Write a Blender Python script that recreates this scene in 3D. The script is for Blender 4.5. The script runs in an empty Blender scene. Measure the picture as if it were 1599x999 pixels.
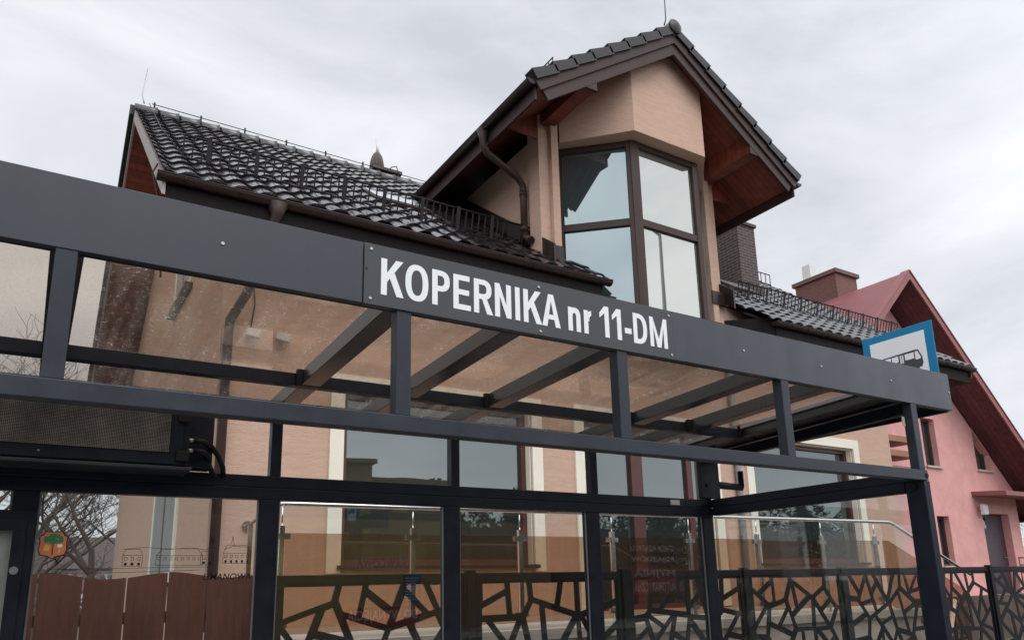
import bpy, bmesh, math, random
from mathutils import Vector, Matrix, noise
R_ = random.Random(7)
rad = math.radians
EYE = 1.55
SC = bpy.context.scene
COL = SC.collection

# ------------------------------------------------------------------ camera
cam_d = bpy.data.cameras.new("camera")
cam = bpy.data.objects.new("camera", cam_d)
COL.objects.link(cam)
cam_d.sensor_fit = 'HORIZONTAL'
cam_d.sensor_width = 36.0
cam_d.lens = 1188.78 / 1599 * 36
cam_d.shift_y = 133.48 / 1599
cam_d.clip_start, cam_d.clip_end = 0.05, 2000


def cam_axes(yaw, pitch, roll):
    cy, sy, cp, sp = math.cos(yaw), math.sin(yaw), math.cos(pitch), math.sin(pitch)
    fwd = Vector((sy * cp, cy * cp, sp))
    right = Vector((cy, -sy, 0))
    up = right.cross(fwd)
    cr, sr = math.cos(roll), math.sin(roll)
    return cr * right + sr * up, -sr * right + cr * up, fwd


r3, u3, f3 = cam_axes(0.563876, 0.232543, -0.023468)
M = Matrix.Identity(4)
for i in range(3):
    M[i][0], M[i][1], M[i][2] = r3[i], u3[i], -f3[i]
M[2][3] = EYE
cam.matrix_world = M
SC.camera = cam

# ------------------------------------------------------------------ sky, sun, exposure
SUN_ELEV, SUN_AZ = rad(56), rad(176)        # azimuth clockwise from +Y: high behind the camera
sun_dir = Vector((math.sin(SUN_AZ) * math.cos(SUN_ELEV), math.cos(SUN_AZ) * math.cos(SUN_ELEV), math.sin(SUN_ELEV)))
W = bpy.data.worlds.new("World")
SC.world = W
W.use_nodes = True
nt = W.node_tree
nt.nodes.clear()


def N(nt, typ, **kw):
    n = nt.nodes.new(typ)
    for k, v in kw.items():
        if k.startswith('i_'):
            key = k[2:]
            key = int(key) if key.isdigit() else key.replace('_', ' ')
            n.inputs[key].default_value = v
        else:
            setattr(n, k, v)
    return n


sky = N(nt, 'ShaderNodeTexSky', sky_type='NISHITA', sun_disc=False, sun_elevation=SUN_ELEV, sun_rotation=SUN_AZ)
tc = N(nt, 'ShaderNodeTexCoord')
mp = N(nt, 'ShaderNodeMapping')
mp.inputs['Scale'].default_value = (1.0, 1.0, 2.2)
nz = N(nt, 'ShaderNodeTexNoise', i_Scale=2.3, i_Detail=7.0, i_Roughness=0.55, i_Distortion=0.5)
cr = N(nt, 'ShaderNodeValToRGB')
cr.color_ramp.elements[0].position, cr.color_ramp.elements[0].color = 0.33, (0.66, 0.685, 0.745, 1)
cr.color_ramp.elements[1].position, cr.color_ramp.elements[1].color = 0.64, (0.945, 0.962, 1.0, 1)
dot = N(nt, 'ShaderNodeVectorMath', operation='DOT_PRODUCT')
dot.inputs[1].default_value = Vector((-0.10, -0.90, 0.42)).normalized()   # thin bright cloud behind the camera
mr = N(nt, 'ShaderNodeMapRange', i_From_Min=-0.30, i_From_Max=1.0, i_To_Min=10.5, i_To_Max=23.0)
sc_ = N(nt, 'ShaderNodeVectorMath', operation='SCALE')
mx = N(nt, 'ShaderNodeMix', data_type='RGBA')
mx.inputs['Factor'].default_value = 0.92
bg = N(nt, 'ShaderNodeBackground', i_Strength=0.1)
wo = N(nt, 'ShaderNodeOutputWorld')
L = nt.links.new
L(tc.outputs['Generated'], mp.inputs['Vector']); L(mp.outputs[0], nz.inputs['Vector'])
L(nz.outputs['Fac'], cr.inputs['Fac']); L(tc.outputs['Generated'], dot.inputs[0])
L(dot.outputs['Value'], mr.inputs['Value'])
L(cr.outputs['Color'], sc_.inputs[0]); L(mr.outputs[0], sc_.inputs['Scale'])
L(sky.outputs['Color'], mx.inputs[6]); L(sc_.outputs[0], mx.inputs[7])
L(mx.outputs[2], bg.inputs['Color']); L(bg.outputs[0], wo.inputs['Surface'])

sd = bpy.data.lights.new("sun", 'SUN')
sd.energy, sd.angle, sd.color = 1.3, rad(40), (1.0, 0.95, 0.88)
so = bpy.data.objects.new("sun", sd)
COL.objects.link(so)
so.location = (0, -20, 30)
so.rotation_euler = (-sun_dir).to_track_quat('-Z', 'Y').to_euler()
SC.view_settings.view_transform = 'Standard'
SC.view_settings.look = 'None'
SC.view_settings.exposure = 0.0
SC.view_settings.gamma = 1.0
SC.view_settings.use_curve_mapping = False
SC.cycles.max_bounces = 10
SC.cycles.transparent_max_bounces = 24
SC.cycles.use_denoising = True

# ------------------------------------------------------------------ materials
MATS = {}


def mat(name, col, rough=0.6, metal=0.0, var=0.0, vscale=3.0, bump=0.0, bscale=40.0, stretch=(1, 1, 1), spec=0.5, coat=0.0, rvar=0.0):
    if name in MATS:
        return MATS[name]
    m = bpy.data.materials.new(name)
    m.use_nodes = True
    t = m.node_tree
    p = t.nodes['Principled BSDF']
    p.inputs['Base Color'].default_value = (*col, 1)
    p.inputs['Roughness'].default_value = rough
    p.inputs['Metallic'].default_value = metal
    p.inputs['Specular IOR Level'].default_value = spec
    p.inputs['Coat Weight'].default_value = coat
    g = N(t, 'ShaderNodeNewGeometry')
    mpn = N(t, 'ShaderNodeMapping')
    mpn.inputs['Scale'].default_value = stretch
    t.links.new(g.outputs['Position'], mpn.inputs['Vector'])
    if var or rvar:
        n = N(t, 'ShaderNodeTexNoise', i_Scale=vscale, i_Detail=6.0, i_Roughness=0.65)
        t.links.new(mpn.outputs[0], n.inputs['Vector'])
        if var:
            r = N(t, 'ShaderNodeMapRange', i_From_Min=0.25, i_From_Max=0.75, i_To_Min=1 - var, i_To_Max=1 + var)
            t.links.new(n.outputs['Fac'], r.inputs['Value'])
            s = N(t, 'ShaderNodeVectorMath', operation='SCALE')
            s.inputs[0].default_value = col
            t.links.new(r.outputs[0], s.inputs['Scale'])
            t.links.new(s.outputs[0], p.inputs['Base Color'])
        if rvar:
            r = N(t, 'ShaderNodeMapRange', i_From_Min=0.3, i_From_Max=0.7, i_To_Min=max(0.02, rough - rvar), i_To_Max=rough + rvar)
            t.links.new(n.outputs['Fac'], r.inputs['Value'])
            t.links.new(r.outputs[0], p.inputs['Roughness'])
    if bump:
        n = N(t, 'ShaderNodeTexNoise', i_Scale=bscale, i_Detail=5.0, i_Roughness=0.7)
        t.links.new(mpn.outputs[0], n.inputs['Vector'])
        b = N(t, 'ShaderNodeBump', i_Strength=bump, i_Distance=0.02)
        t.links.new(n.outputs['Fac'], b.inputs['Height'])
        t.links.new(b.outputs[0], p.inputs['Normal'])
    MATS[name] = m
    return m


def glass(name, tint, dust=0.0, dust_col=(0.75, 0.72, 0.68), haze=0.0, refl=1.0, dth=0.655, dsc=42.0):
    """thin clear sheet: transparent + fresnel reflection, optional dust specks"""
    m = bpy.data.materials.new(name)
    m.use_nodes = True
    t = m.node_tree
    t.nodes.clear()
    o = N(t, 'ShaderNodeOutputMaterial')
    g = N(t, 'ShaderNodeNewGeometry')
    ior = N(t, 'ShaderNodeMapRange', i_From_Min=0.0, i_From_Max=1.0, i_To_Min=1.5, i_To_Max=1 / 1.5)
    t.links.new(g.outputs['Backfacing'], ior.inputs['Value'])
    f = N(t, 'ShaderNodeFresnel')
    t.links.new(ior.outputs[0], f.inputs['IOR'])
    mul = N(t, 'ShaderNodeMath', operation='MULTIPLY', i_1=refl)
    t.links.new(f.outputs[0], mul.inputs[0])
    tr = N(t, 'ShaderNodeBsdfTransparent', i_Color=(*tint, 1))
    gl = N(t, 'ShaderNodeBsdfGlossy', i_Roughness=0.01)
    ms = N(t, 'ShaderNodeMixShader')
    t.links.new(mul.outputs[0], ms.inputs[0]); t.links.new(tr.outputs[0], ms.inputs[1]); t.links.new(gl.outputs[0], ms.inputs[2])
    out = ms.outputs[0]
    if dust or haze:
        v = N(t, 'ShaderNodeTexNoise', i_Scale=dsc, i_Detail=4.0, i_Roughness=0.8)
        t.links.new(g.outputs['Position'], v.inputs['Vector'])
        r = N(t, 'ShaderNodeMapRange', i_From_Min=dth, i_From_Max=dth + 0.045, i_To_Min=0.0, i_To_Max=dust)
        t.links.new(v.outputs['Fac'], r.inputs['Value'])
        v2 = N(t, 'ShaderNodeTexNoise', i_Scale=2.0, i_Detail=5.0)
        t.links.new(g.outputs['Position'], v2.inputs['Vector'])
        r2 = N(t, 'ShaderNodeMapRange', i_From_Min=0.3, i_From_Max=0.7, i_To_Min=haze * 0.5, i_To_Max=haze * 1.5)
        t.links.new(v2.outputs['Fac'], r2.inputs['Value'])
        a = N(t, 'ShaderNodeMath', operation='ADD', use_clamp=True)
        pm = N(t, 'ShaderNodeMapping')
        pm.inputs['Scale'].default_value = (9.0, 0.9, 0.9)
        t.links.new(g.outputs['Position'], pm.inputs['Vector'])
        v3 = N(t, 'ShaderNodeTexNoise', i_Scale=1.6, i_Detail=5.0)
        t.links.new(pm.outputs[0], v3.inputs['Vector'])
        r3 = N(t, 'ShaderNodeMapRange', i_From_Min=0.40, i_From_Max=0.66, i_To_Min=0.35, i_To_Max=1.35)
        t.links.new(v3.outputs['Fac'], r3.inputs['Value'])
        mm = N(t, 'ShaderNodeMath', operation='MULTIPLY')
        t.links.new(r.outputs[0], mm.inputs[0]); t.links.new(r3.outputs[0], mm.inputs[1])
        m4 = N(t, 'ShaderNodeMath', operation='MULTIPLY')
        t.links.new(r2.outputs[0], m4.inputs[0]); t.links.new(r3.outputs[0], m4.inputs[1])
        t.links.new(mm.outputs[0], a.inputs[0]); t.links.new(m4.outputs[0], a.inputs[1])
        d = N(t, 'ShaderNodeBsdfDiffuse', i_Color=(*dust_col, 1))
        tl = N(t, 'ShaderNodeBsdfTranslucent', i_Color=(*dust_col, 1))
        md = N(t, 'ShaderNodeMixShader', i_0=0.4)
        t.links.new(d.outputs[0], md.inputs[1]); t.links.new(tl.outputs[0], md.inputs[2])
        m2 = N(t, 'ShaderNodeMixShader')
        t.links.new(a.outputs[0], m2.inputs[0]); t.links.new(out, m2.inputs[1]); t.links.new(md.outputs[0], m2.inputs[2])
        out = m2.outputs[0]
    t.links.new(out, o.inputs['Surface'])
    MATS[name] = m
    return m


def window_glass(name, base, tint, f0):
    m = bpy.data.materials.new(name)
    m.use_nodes = True
    t = m.node_tree
    t.nodes.clear()
    o = N(t, 'ShaderNodeOutputMaterial')
    d = N(t, 'ShaderNodeBsdfDiffuse', i_Color=(*base, 1))
    gl = N(t, 'ShaderNodeBsdfGlossy', i_Roughness=0.015, i_Color=(*tint, 1))
    f = N(t, 'ShaderNodeFresnel', i_IOR=1.5)
    r = N(t, 'ShaderNodeMapRange', i_From_Min=0.04, i_From_Max=1.0, i_To_Min=f0, i_To_Max=1.0)
    t.links.new(f.outputs[0], r.inputs['Value'])
    ms = N(t, 'ShaderNodeMixShader')
    g = N(t, 'ShaderNodeNewGeometry')
    n = N(t, 'ShaderNodeTexNoise', i_Scale=0.9, i_Detail=1.0)
    t.links.new(g.outputs['Position'], n.inputs['Vector'])
    b = N(t, 'ShaderNodeBump', i_Strength=0.05, i_Distance=0.05)
    t.links.new(n.outputs['Fac'], b.inputs['Height'])
    t.links.new(b.outputs[0], gl.inputs['Normal'])
    t.links.new(r.outputs[0], ms.inputs[0]); t.links.new(d.outputs[0], ms.inputs[1]); t.links.new(gl.outputs[0], ms.inputs[2])
    t.links.new(ms.outputs[0], o.inputs['Surface'])
    MATS[name] = m
    return m


def brick_mat(name, c1, c2, mortar, scale=1.0, bw=0.25, bh=0.075):
    m = bpy.data.materials.new(name)
    m.use_nodes = True
    t = m.node_tree
    p = t.nodes['Principled BSDF']
    p.inputs['Roughness'].default_value = 0.8
    g = N(t, 'ShaderNodeNewGeometry')
    s = N(t, 'ShaderNodeSeparateXYZ')
    t.links.new(g.outputs['Position'], s.inputs[0])
    a = N(t, 'ShaderNodeMath', operation='ADD')
    t.links.new(s.outputs['X'], a.inputs[0]); t.links.new(s.outputs['Y'], a.inputs[1])
    c = N(t, 'ShaderNodeCombineXYZ')
    t.links.new(a.outputs[0], c.inputs['X']); t.links.new(s.outputs['Z'], c.inputs['Y'])
    b = N(t, 'ShaderNodeTexBrick', i_Color1=(*c1, 1), i_Color2=(*c2, 1), i_Mortar=(*mortar, 1), i_Scale=scale,
          i_Mortar_Size=0.009, i_Brick_Width=bw, i_Row_Height=bh)
    t.links.new(c.outputs[0], b.inputs['Vector'])
    t.links.new(b.outputs['Color'], p.inputs['Base Color'])
    bp = N(t, 'ShaderNodeBump', i_Strength=0.5, i_Distance=0.01, invert=True)
    t.links.new(b.outputs['Fac'], bp.inputs['Height'])
    t.links.new(bp.outputs[0], p.inputs['Normal'])
    MATS[name] = m
    return m


def wood_mat(name, col, plank=0.12, axis='X', rough=0.45):
    """boards with dark joints every plank metres along an axis, and grain"""
    m = bpy.data.materials.new(name)
    m.use_nodes = True
    t = m.node_tree
    p = t.nodes['Principled BSDF']
    p.inputs['Roughness'].default_value = rough
    g = N(t, 'ShaderNodeNewGeometry')
    s = N(t, 'ShaderNodeSeparateXYZ')
    t.links.new(g.outputs['Position'], s.inputs[0])
    dv = N(t, 'ShaderNodeMath', operation='DIVIDE', i_1=plank)
    t.links.new(s.outputs[axis], dv.inputs[0])
    fr = N(t, 'ShaderNodeMath', operation='FRACT')
    t.links.new(dv.outputs[0], fr.inputs[0])
    fl = N(t, 'ShaderNodeMath', operation='FLOOR')
    t.links.new(dv.outputs[0], fl.inputs[0])
    wn = N(t, 'ShaderNodeTexWhiteNoise', noise_dimensions='1D')
    t.links.new(fl.outputs[0], wn.inputs['W'])
    gt = N(t, 'ShaderNodeMath', operation='GREATER_THAN', i_1=0.07)
    t.links.new(fr.outputs[0], gt.inputs[0])
    n = N(t, 'ShaderNodeTexNoise', i_Scale=6.0, i_Detail=6.0)
    t.links.new(g.outputs['Position'], n.inputs['Vector'])
    v = N(t, 'ShaderNodeMapRange', i_To_Min=0.72, i_To_Max=1.25)
    t.links.new(wn.outputs['Value'], v.inputs['Value'])
    v2 = N(t, 'ShaderNodeMapRange', i_From_Min=0.3, i_From_Max=0.7, i_To_Min=0.75, i_To_Max=1.2)
    t.links.new(n.outputs['Fac'], v2.inputs['Value'])
    mu = N(t, 'ShaderNodeMath', operation='MULTIPLY')
    t.links.new(v.outputs[0], mu.inputs[0]); t.links.new(v2.outputs[0], mu.inputs[1])
    jr = N(t, 'ShaderNodeMapRange', i_To_Min=0.25, i_To_Max=1.0)
    t.links.new(gt.outputs[0], jr.inputs['Value'])
    m3 = N(t, 'ShaderNodeMath', operation='MULTIPLY')
    t.links.new(mu.outputs[0], m3.inputs[0]); t.links.new(jr.outputs[0], m3.inputs[1])
    sc = N(t, 'ShaderNodeVectorMath', operation='SCALE')
    sc.inputs[0].default_value = col
    t.links.new(m3.outputs[0], sc.inputs['Scale'])
    t.links.new(sc.outputs[0], p.inputs['Base Color'])
    MATS[name] = m
    return m


ANTH = mat('anthracite_paint', (0.026, 0.031, 0.042), 0.36, var=0.16, vscale=3.5, bump=0.03, bscale=260, rvar=0.10, spec=0.46, stretch=(1.6, 1.6, 0.5))
ANTHM = mat('anthracite_beam', (0.024, 0.030, 0.040), 0.42, var=0.28, vscale=6.0, bump=0.04, bscale=200, rvar=0.14, spec=0.30)
RAFT = mat('glossy_rafter_paint', (0.022, 0.026, 0.032), 0.24, var=0.16, vscale=3.0, rvar=0.05, spec=0.9)
ANTHD = mat('anthracite_frame', (0.011, 0.014, 0.022), 0.42, var=0.30, vscale=6.0, bump=0.04, bscale=200, rvar=0.14, spec=0.15)
PLATE = mat('name_plate_grey', (0.058, 0.062, 0.067), 0.45, var=0.05, vscale=4, bump=0.02, bscale=200, rvar=0.06, spec=0.3)
WHITE = mat('white_vinyl', (0.80, 0.83, 0.85), 0.5)
STEEL = mat('zinc_screw', (0.34, 0.34, 0.34), 0.4, 1.0)
CHROME = mat('polished_steel', (0.72, 0.70, 0.68), 0.16, 1.0, rvar=0.05, vscale=20)
BLACK = mat('black_rubber', (0.007, 0.007, 0.008), 0.55, spec=0.25)
BLKSTEEL = mat('black_steel', (0.006, 0.006, 0.007), 0.45, var=0.2, rvar=0.1, spec=0.15)
GUARD = mat('snow_guard_paint', (0.012, 0.009, 0.009), 0.55, spec=0.25)
BROWN = mat('brown_trim', (0.048, 0.028, 0.025), 0.45, var=0.12, rvar=0.08, spec=0.22)
DKBROWN = mat('dark_brown_gutter', (0.024, 0.012, 0.010), 0.38, var=0.15, rvar=0.1, spec=0.35)
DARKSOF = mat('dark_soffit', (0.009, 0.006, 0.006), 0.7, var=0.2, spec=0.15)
STUCCO = mat('beige_stucco', (0.53, 0.362, 0.278), 0.9, var=0.09, vscale=9.0, bump=0.6, bscale=38, stretch=(0.45, 0.45, 2.4), spec=0.2)
CREAM = mat('cream_surround', (0.74, 0.70, 0.60), 0.85, var=0.06, bump=0.15, spec=0.2)
PINK = mat('pink_render', (0.64, 0.335, 0.315), 0.9, var=0.12, vscale=2.2, bump=0.2, bscale=30, spec=0.2)
REDROOF = mat('red_sheet_roof', (0.21, 0.062, 0.066), 0.5, var=0.15, vscale=1.4, rvar=0.1)
REDTRIM = mat('faded_red_trim', (0.24, 0.085, 0.082), 0.6, var=0.18, vscale=3)
MAROON = wood_mat('maroon_soffit', (0.10, 0.030, 0.034), 0.16, 'Y', 0.65)
TILE = mat('glazed_roof_tile', (0.011, 0.008, 0.009), 0.24, var=0.6, vscale=5, rvar=0.11, spec=0.85, coat=0.35)
VERGE = mat('dark_verge_tile', (0.009, 0.008, 0.010), 0.40, var=0.3, vscale=9, spec=0.4)
TILEG = mat('mossy_tile_edge', (0.010, 0.015, 0.013), 0.6, var=0.3, vscale=6)
SOFFIT = wood_mat('red_wood_soffit', (0.185, 0.043, 0.024), 0.115, 'Y', 0.5)
SOFFITX = wood_mat('red_wood_lining', (0.24, 0.062, 0.034), 0.115, 'X', 0.5)
GREYBARGE = mat('weathered_barge_board', (0.32, 0.28, 0.265), 0.7, var=0.15)
REDFRAME = mat('mahogany_frame', (0.075, 0.022, 0.018), 0.4, var=0.15)
FENCEW = mat('stained_fence_board', (0.13, 0.040, 0.025), 0.6, var=0.4, vscale=5, bump=0.25, bscale=20, stretch=(3, 3, 0.4))
CONC = mat('pale_concrete', (0.48, 0.40, 0.35), 0.9, var=0.15, bump=0.3, bscale=40)
ASPH = mat('asphalt', (0.055, 0.055, 0.056), 0.9, var=0.2, bump=0.4, bscale=120)
PAVE = mat('pavement_slabs', (0.22, 0.21, 0.20), 0.7, var=0.15, bump=0.3, bscale=60)
KERB = mat('kerb_concrete', (0.34, 0.33, 0.31), 0.9, var=0.12)
GRASS = mat('winter_grass', (0.075, 0.068, 0.045), 0.95, var=0.4, vscale=3, bump=0.6, bscale=30)
BARK = mat('grey_bark', (0.14, 0.12, 0.105), 0.9, var=0.25, vscale=12, bump=0.5, bscale=60)
BARKD = mat('dark_twigs', (0.125, 0.10, 0.088), 0.9, var=0.2, vscale=4)
YELL = mat('ochre_render', (0.48, 0.36, 0.14), 0.9, var=0.08)
FIR = mat('fir_needles', (0.035, 0.055, 0.03), 0.8, var=0.4, vscale=3)
BLUE = mat('sign_blue', (0.0, 0.165, 0.34), 0.45, spec=0.3)
SIGNW = mat('sign_white', (0.72, 0.73, 0.73), 0.35, var=0.03)
PICTO = mat('pictogram_grey', (0.028, 0.03, 0.034), 0.5)
REDS = mat('shop_sign_red', (0.50, 0.03, 0.03), 0.5)
DKWALL = mat('dark_workshop_wall', (0.07, 0.065, 0.06), 0.8, var=0.2)
CRORANGE = mat('crest_orange', (0.62, 0.19, 0.085), 0.55)
CRGREEN = mat('crest_green', (0.02, 0.20, 0.07), 0.55)
CRYELL = mat('crest_yellow', (0.75, 0.42, 0.05), 0.55)
PAPER = mat('notice_paper', (0.50, 0.50, 0.47), 0.7, var=0.08, vscale=6)
LEDM = mat('led_mask', (0.42, 0.40, 0.37), 0.6, var=0.45, vscale=9)
COOKIE = brick_mat('brown_clinker', (0.042, 0.028, 0.025), (0.060, 0.040, 0.035), (0.15, 0.12, 0.11))
REDBRICK = brick_mat('red_clinker', (0.17, 0.055, 0.042), (0.13, 0.045, 0.036), (0.14, 0.10, 0.09))
GWALL = glass('clear_pane', (0.92, 0.94, 0.93), dust=0.18, haze=0.004, refl=1.45)
GROOF = glass('dusty_roof_pane', (0.875, 0.82, 0.76), dust=0.5, dust_col=(0.80, 0.76, 0.70), haze=0.05, dth=0.600, dsc=46.0)
GRAIL = glass('bronze_balustrade_pane', (0.76, 0.65, 0.57), haze=0.03, dust_col=(0.35, 0.2, 0.12))
GCASE = glass('case_pane', (0.9, 0.92, 0.92), haze=0.02)
WING = window_glass('house_window_glass', (0.022, 0.027, 0.026), (0.74, 0.81, 0.80), 0.165)
WINB = window_glass('bay_window_glass', (0.05, 0.065, 0.07), (0.75, 0.89, 0.90), 0.29)
WINBF = window_glass('bay_front_glass', (0.10, 0.115, 0.11), (0.96, 0.98, 0.91), 0.35)
WINS = mat('dull_side_glass', (0.21, 0.215, 0.20), 0.35, var=0.1, spec=0.3)
DARKIN = mat('dark_interior', (0.02, 0.02, 0.02), 0.8)


# ------------------------------------------------------------------ mesh builder
class MB:
    def __init__(s):
        s.v, s.f, s.sm = [], [], []

    def add(s, vs, fs, smooth=False):
        o = len(s.v)
        s.v += [tuple(a) for a in vs]
        s.f += [tuple(i + o for i in f) for f in fs]
        s.sm += [smooth] * len(fs)
        return s

    def box(s, x0, x1, y0, y1, z0, z1):
        v = [(x, y, z) for z in (z0, z1) for y in (y0, y1) for x in (x0, x1)]
        return s.add(v, [(0, 2, 3, 1), (4, 5, 7, 6), (0, 1, 5, 4), (2, 6, 7, 3), (0, 4, 6, 2), (1, 3, 7, 5)])

    def obox(s, p0, p1, w, h, up=(0, 0, 1)):
        """beam from p0 to p1, width w sideways and height h along up, centred"""
        p0, p1, up = Vector(p0), Vector(p1), Vector(up)
        d = (p1 - p0).normalized()
        sd_ = d.cross(up).normalized()
        u = sd_.cross(d).normalized()
        v = []
        for p in (p0, p1):
            for a, b in ((-1, -1), (1, -1), (1, 1), (-1, 1)):
                v.append(p + sd_ * (a * w / 2) + u * (b * h / 2))
        return s.add(v, [(3, 2, 1, 0), (4, 5, 6, 7), (0, 1, 5, 4), (1, 2, 6, 5), (2, 3, 7, 6), (3, 0, 4, 7)])

    def slab(s, poly, d):
        """closed prism: 3-D polygon extruded by vector d"""
        n = len(poly)
        d = Vector(d)
        a = [Vector(p) for p in poly]
        nrm = Vector((0, 0, 0))
        for i in range(n):
            nrm += a[i].cross(a[(i + 1) % n])
        if nrm.dot(d) > 0:
            a.reverse()
        v = a + [p + d for p in a]
        f = [tuple(range(n)), tuple(range(2 * n - 1, n - 1, -1))]
        for i in range(n):
            j = (i + 1) % n
            f.append((i, i + n, j + n, j))
        return s.add(v, f)

    def tube(s, pts, r, n=10, caps=True, smooth=True):
        pts = [Vector(p) for p in pts]
        rs = r if isinstance(r, (list, tuple)) else [r] * len(pts)
        rings, prev = [], None
        for i, p in enumerate(pts):
            a = pts[max(0, i - 1)]
            b = pts[min(len(pts) - 1, i + 1)]
            d = (b - a)
            if d.length < 1e-9:
                d = Vector((0, 0, 1))
            d.normalize()
            if prev is None:
                ref = Vector((0, 0, 1)) if abs(d.z) < 0.9 else Vector((1, 0, 0))
                x = d.cross(ref).normalized()
            else:
                x = prev - d * prev.dot(d)
                if x.length < 1e-6:
                    x = d.orthogonal()
                x.normalize()
            prev = x
            y = d.cross(x)
            rings.append([p + (x * math.cos(t) + y * math.sin(t)) * rs[i] for t in [2 * math.pi * k / n for k in range(n)]])
        v = [q for rg in rings for q in rg]
        f = []
        for i in range(len(pts) - 1):
            for k in range(n):
                k2 = (k + 1) % n
                f.append((i * n + k, i * n + k2, (i + 1) * n + k2, (i + 1) * n + k))
        s.add(v, f, smooth)
        if caps:
            o = len(s.v) - len(v)
            s.f += [tuple(o + k for k in range(n - 1, -1, -1)), tuple(o + (len(pts) - 1) * n + k for k in range(n))]
            s.sm += [False, False]
        return s

    def disc(s, c, nrm, r, t=0.004, n=14):
        c, nrm = Vector(c), Vector(nrm).normalized()
        return s.tube([c, c + nrm * t * 0.6, c + nrm * t], [r, r, r * 0.7], n)

    def build(s, name, m, parent=None, bevel=0.0, kind=None):
        me = bpy.data.meshes.new(name)
        base = WORLD.get(parent.name, Vector((0, 0, 0))) if parent else None
        if parent is None or True:
            xs = [v[0] for v in s.v]; ys = [v[1] for v in s.v]; zs = [v[2] for v in s.v]
            c = Vector(((min(xs) + max(xs)) / 2, (min(ys) + max(ys)) / 2, min(zs)))
        me.from_pydata([(v[0] - c.x, v[1] - c.y, v[2] - c.z) for v in s.v], [], s.f)
        me.polygons.foreach_set('use_smooth', s.sm)
        me.materials.append(m)
        me.update()
        o = bpy.data.objects.new(name, me)
        COL.objects.link(o)
        if parent:
            o.parent = parent
            o.location = c - base
        else:
            o.location = c
        WORLD[o.name] = c
        if bevel:
            b = o.modifiers.new('bevel', 'BEVEL')
            b.width, b.segments, b.limit_method = bevel, 2, 'ANGLE'
        if kind:
            o['kind'] = kind
        return o


WORLD = {}


def thing(name, label, cat, loc, group=None):
    o = bpy.data.objects.new(name, None)
    COL.objects.link(o)
    o.location = loc
    o.empty_display_size = 0.3
    o['label'], o['category'] = label, cat
    if group:
        o['group'] = group
    WORLD[o.name] = Vector(loc)
    return o


def tag(o, label, cat, group=None):
    o['label'], o['category'] = label, cat
    if group:
        o['group'] = group
    return o


def text_mesh(s, bold=0.0, shear=0.0):
    """2-D outline faces of a word, normalised to width 1 and height 1"""
    cu = bpy.data.curves.new('t', 'FONT')
    cu.body = s
    cu.offset = bold
    cu.shear = shear
    cu.resolution_u = 6
    cu.space_character = 1.05
    o = bpy.data.objects.new('t', cu)
    COL.objects.link(o)
    dg = bpy.context.evaluated_depsgraph_get()
    me = bpy.data.meshes.new_from_object(o.evaluated_get(dg))
    vs = [tuple(v.co) for v in me.vertices]
    fs = [tuple(p.vertices) for p in me.polygons]
    bpy.data.objects.remove(o)
    bpy.data.curves.remove(cu)
    bpy.data.meshes.remove(me)
    x0 = min(v[0] for v in vs); x1 = max(v[0] for v in vs)
    y0 = min(v[1] for v in vs); y1 = max(v[1] for v in vs)
    return [((v[0] - x0) / (x1 - x0), (v[1] - y0) / (y1 - y0)) for v in vs], fs


def put_text(mb, s, org, du, dv, bold=0.0, shear=0.0):
    vs, fs = text_mesh(s, bold, shear)
    org, du, dv = Vector(org), Vector(du), Vector(dv)
    mb.add([org + du * a + dv * b for a, b in vs], fs)
    return mb


Z = lambda z: z + EYE       # heights measured from the eye

# ------------------------------------------------------------------ ground
g = MB().box(-600, 600, -600, 900, -0.6, 0.0).build('ground', GRASS, kind='structure')
MB().box(-80, 80, -10.5, 1.2, -0.3, 0.004).build('road', ASPH, kind='structure')
MB().box(-80, 80, 1.2, 1.36, -0.3, 0.13).build('kerb', KERB, kind='structure')
MB().box(-80, 80, 1.36, 5.5, -0.3, 0.12).build('pavement', PAVE, kind='structure')
MB().box(-80, 80, -15.9, -10.5, -0.3, 0.10).build('far_pavement', PAVE, kind='structure')
mk = MB()
for i in range(-12, 13):
    mk.box(i * 6 - 1.5, i * 6 + 1.5, -4.72, -4.6, -0.01, 0.008)
mk.build('road_markings', WHITE, kind='structure')
# raised yard that the houses stand on
MB().box(17.6, 70, 10.71, 60, -0.3, Z(-0.62)).build('raised_yard', GRASS, kind='structure')

# ------------------------------------------------------------------ bus shelter
SH = thing('bus_shelter', 'anthracite steel and glass bus shelter with a white-lettered name plate on its fascia', 'bus shelter', (2.0, 4.0, 0.12))
XL, XR = -1.62, 5.40
POSTX = [-1.31, 0.010, 1.334, 2.608, 3.934, 5.346]
BACKX = [-1.20, -0.035, 1.297, 2.627, 3.940, 5.27]
# fascia boards and name plate
fa = MB().box(-1.9, 1.132, 2.998, 3.03, Z(1.222), Z(1.508)).build('fascia_panel', ANTH, SH, 0.002)
fb = MB().box(2.990, 5.872, 2.998, 3.03, Z(1.222), Z(1.508)).build('fascia_panel', ANTH, SH, 0.002)
MB().box(-1.9, 5.872, 3.034, 3.06, Z(1.226), Z(1.50)).build('fascia_backing', ANTHD, SH)
np_ = MB().box(1.136, 2.986, 2.993, 3.028, Z(1.220), Z(1.509)).build('name_plate', PLATE, SH, 0.0015)
MB().box(5.846, 5.872, 3.032, 5.14, Z(1.215), Z(1.502)).build('side_fascia', ANTH, SH, 0.002)
MB().box(-1.9, -1.875, 3.032, 5.14, Z(1.215), Z(1.502)).build('side_fascia', ANTH, SH, 0.002)
MB().box(-1.9, 5.872, 5.105, 5.14, Z(1.118), Z(1.262)).build('rear_edge', ANTHD, SH, 0.002)
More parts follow.
